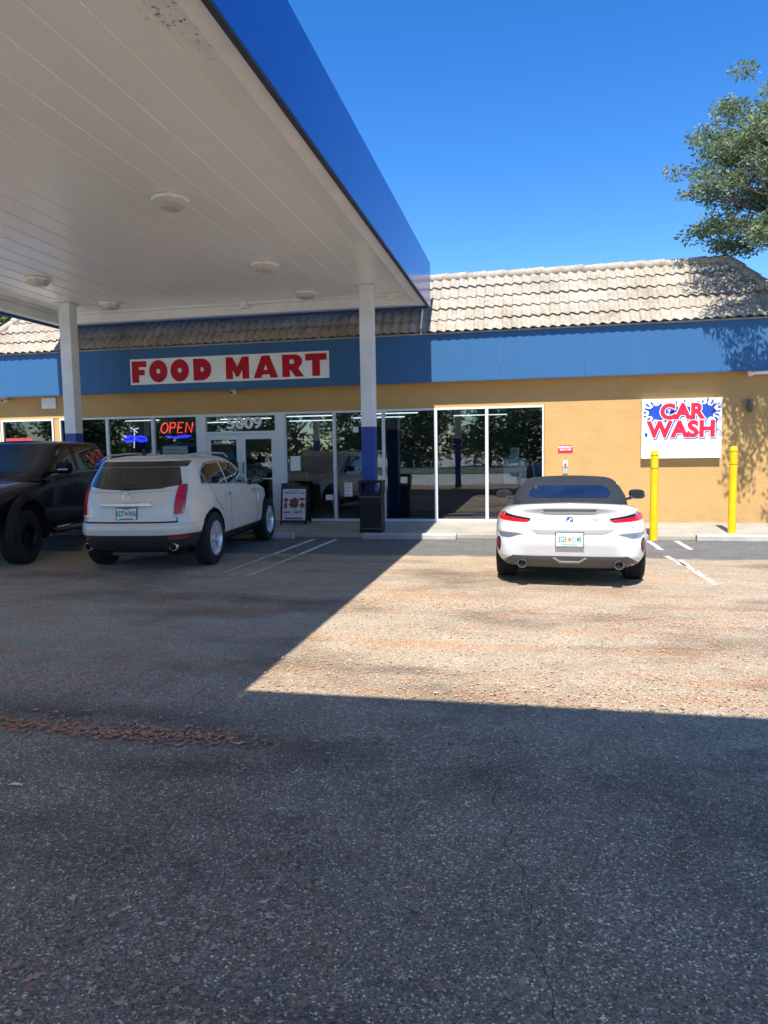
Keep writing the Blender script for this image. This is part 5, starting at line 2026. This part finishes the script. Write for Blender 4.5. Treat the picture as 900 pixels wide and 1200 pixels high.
def tree(label, base, trunk_top, limbs, nleaf, smin, smax, mat, seed, twigs=6, cr=(0.55, 0.55, 0.4), group=None, tr=0.25):
    r_ = random.Random(seed)
    root = empty('broadleaf_tree', base)
    tag(root, label, 'tree', group)
    b = Vector(base)
    tb_ = MB()
    tt = Vector(trunk_top) - b
    tb_.tube([(0, 0, -0.1), tuple(tt * 0.35 + Vector((0.1, 0.05, 0))), tuple(tt * 0.7), tuple(tt)], [tr, tr * 0.8, tr * 0.65, tr * 0.5], 10)
    clumps = []
    for lp in limbs:
        e = Vector(lp[:3]) - b
        big = lp[3] if len(lp) > 3 else 1.0
        mid = tt * 0.9 + (e - tt) * 0.5 + Vector((r_.uniform(-.3, .3), r_.uniform(-.3, .3), r_.uniform(0, .4)))
        tb_.tube([tuple(tt * 0.85), tuple(mid), tuple(e)], [tr * 0.4, tr * 0.22, 0.025], 6)
        for k in range(twigs):
            off = Vector((r_.gauss(0, 0.62), r_.gauss(0, 0.62), r_.gauss(0, 0.45))) * big
            off = Vector([max(-1.05, min(1.05, q_)) for q_ in off])
            c = e + off
            tb_.tube([tuple(mid + (e - mid) * r_.uniform(0.3, 1)), tuple(c)], [0.022, 0.006], 4)
            q = r_.uniform(0.6, 1.25) * big
            clumps.append((tuple(c), (cr[0] * q, cr[1] * q, cr[2] * q), q ** 2))
    tb_.build('trunk', M_BARK, root, 60)
    V, F = leaf_cloud(clumps, nleaf, smin, smax, seed)
    mesh_np('crown', V, F, mat, root)
    return root


oak = []
rr_ = random.Random(5)
for p in [(4.1, 14.2, 6.1), (4.5, 14.8, 7.2), (4.9, 15.6, 7.9), (4.9, 13.2, 6.6), (5.3, 14.4, 5.6), (5.7, 13.0, 6.75), (6.0, 12.2, 6.3), (6.2, 14.6, 6.4), (5.8, 16.0, 7.0), (6.2, 15.4, 7.7), (6.8, 13.4, 6.48), (7.0, 12.0, 6.0), (7.4, 14.5, 7.25), (7.2, 11.2, 5.9), (8.0, 13.0, 6.4), (8.6, 14.5, 6.7), (8.8, 12.0, 5.39), (4.7, 14.6, 5.6), (4.9, 13.5, 5.1), (9.5, 13.5, 6.56), (7.6, 16.5, 8.02), (6.0, 14.0, 5.3), (3.9, 15.4, 7.0), (4.3, 15.8, 6.4), (4.6, 16.2, 7.6), (3.75, 15.4, 6.5), (4.3, 16.0, 7.7), (4.9, 13.7, 5.6), (5.3, 13.4, 6.2), (5.2, 16.0, 8.09), (5.6, 15.0, 7.6), (5.6, 15.2, 7.82)]:
    oak.append(p + (rr_.uniform(0.85, 1.15),))
tree('spreading live oak overhanging the right end of the tiled roof', (8.0, 13.6, 0), (7.6, 13.6, 4.6), oak, 92000, 0.026, 0.06, M_OAK, 3, twigs=13, cr=(0.36, 0.36, 0.22), tr=0.32)
tree('green tree behind the left end of the store roof', (-26.2, 33, 0), (-26.2, 33, 4.5), [(-26.2 + a, 33 + b_, 8.3 + c, 1.7) for a, b_, c in ((1.2, 0, -2.4), (-1, 0, -2.6), (2.6, 0, -1.6), (0, 0, 0.8), (2, 0, -0.6), (-2, 0.5, 0), (1, -1, 1.2), (3.2, 0.4, -1.4), (-1, 1, 1.6), (2.2, 1, 0.8), (-3, -1, -1))], 26000, 0.08, 0.16, M_FARLEAF, 9, twigs=6, cr=(0.8, 0.8, 0.6))
for i in range(17):
    r2 = random.Random(100 + i)
    x, y = -66 + i * 5.6 + r2.uniform(-1, 1), -37 + r2.uniform(-3, 3)
    h, wd = r2.choice((5.5, 6.5, 7.5, 9.0)), r2.uniform(2.6, 3.6)
    lm = [(x + r2.uniform(-wd, wd), y + r2.uniform(-2, 2), h * r2.uniform(0.12, 1.0), 1.7) for _ in range(13)]
    tree('green tree in the row across the road behind the camera, mirrored in the glass', (x, y, 0), (x, y, h * 0.4), lm, 4500, 0.16, 0.34, M_FARLEAF, 40 + i, twigs=5, cr=(1.0, 1.0, 0.8), group='trees across the road behind the camera', tr=0.18)

# ------------------------------------------------------------------ light, sky, camera
SUN_EL = 57.0
SUN_ROT = 180.0
wd = bpy.data.worlds.new('World')
SC.world = wd
wd.use_nodes = True
nt = wd.node_tree
bg = nt.nodes['Background']
sky = nt.nodes.new('ShaderNodeTexSky')
sky.sky_type = 'NISHITA'
sky.sun_disc = False
sky.sun_elevation = R(SUN_EL)
sky.sun_rotation = R(SUN_ROT)
sky.altitude = 900
sky.air_density = 1.0
sky.dust_density = 0.15
sky.ozone_density = 2.5
hs_ = nd(nt, 'ShaderNodeHueSaturation', Saturation=1.36, Hue=0.508, Value=0.80)
nt.links.new(sky.outputs[0], hs_.inputs['Color'])
nt.links.new(hs_.outputs[0], bg.inputs[0])
bg.inputs[1].default_value = 0.15

sl_ = bpy.data.lights.new('sun', 'SUN')
sl_.energy = 4.3
sl_.angle = R(0.5)
sl_.color = (1.0, 0.955, 0.88)
so_ = bpy.data.objects.new('sun', sl_)
COL.objects.link(so_)
d = Vector((0.010, math.cos(R(SUN_EL)), -math.sin(R(SUN_EL))))
so_.rotation_euler = d.to_track_quat('-Z', 'Y').to_euler()
so_.location = (0, -10, 20)

cd = bpy.data.cameras.new('camera')
cam = bpy.data.objects.new('camera', cd)
COL.objects.link(cam)
YAW, PITCH, ROLL, FPX = 0.202644577, 0.0860897074, 0.0166806320, 838.042
fw = Vector((-math.sin(YAW) * math.cos(PITCH), math.cos(YAW) * math.cos(PITCH), -math.sin(PITCH)))
rt = Vector((math.cos(YAW), math.sin(YAW), 0))
dn = fw.cross(rt)
r2 = math.cos(ROLL) * rt + math.sin(ROLL) * dn
d2 = -math.sin(ROLL) * rt + math.cos(ROLL) * dn
cam.matrix_world = Matrix(((r2.x, -d2.x, -fw.x, 0), (r2.y, -d2.y, -fw.y, 0), (r2.z, -d2.z, -fw.z, EYE), (0, 0, 0, 1)))
cd.sensor_fit = 'VERTICAL'
cd.sensor_height = 32.0
cd.lens = 32.0 * FPX / 1200.0
cd.clip_start = 0.05
cd.clip_end = 2000
SC.camera = cam

SC.view_settings.view_transform = 'Standard'
SC.view_settings.look = 'None'
SC.view_settings.gamma = 1.0
SC.view_settings.exposure = 1.08
SC.view_settings.use_curve_mapping = False
SC.cycles.max_bounces = 10
SC.cycles.diffuse_bounces = 5
SC.cycles.transparent_max_bounces = 12
SC.cycles.use_denoising = True
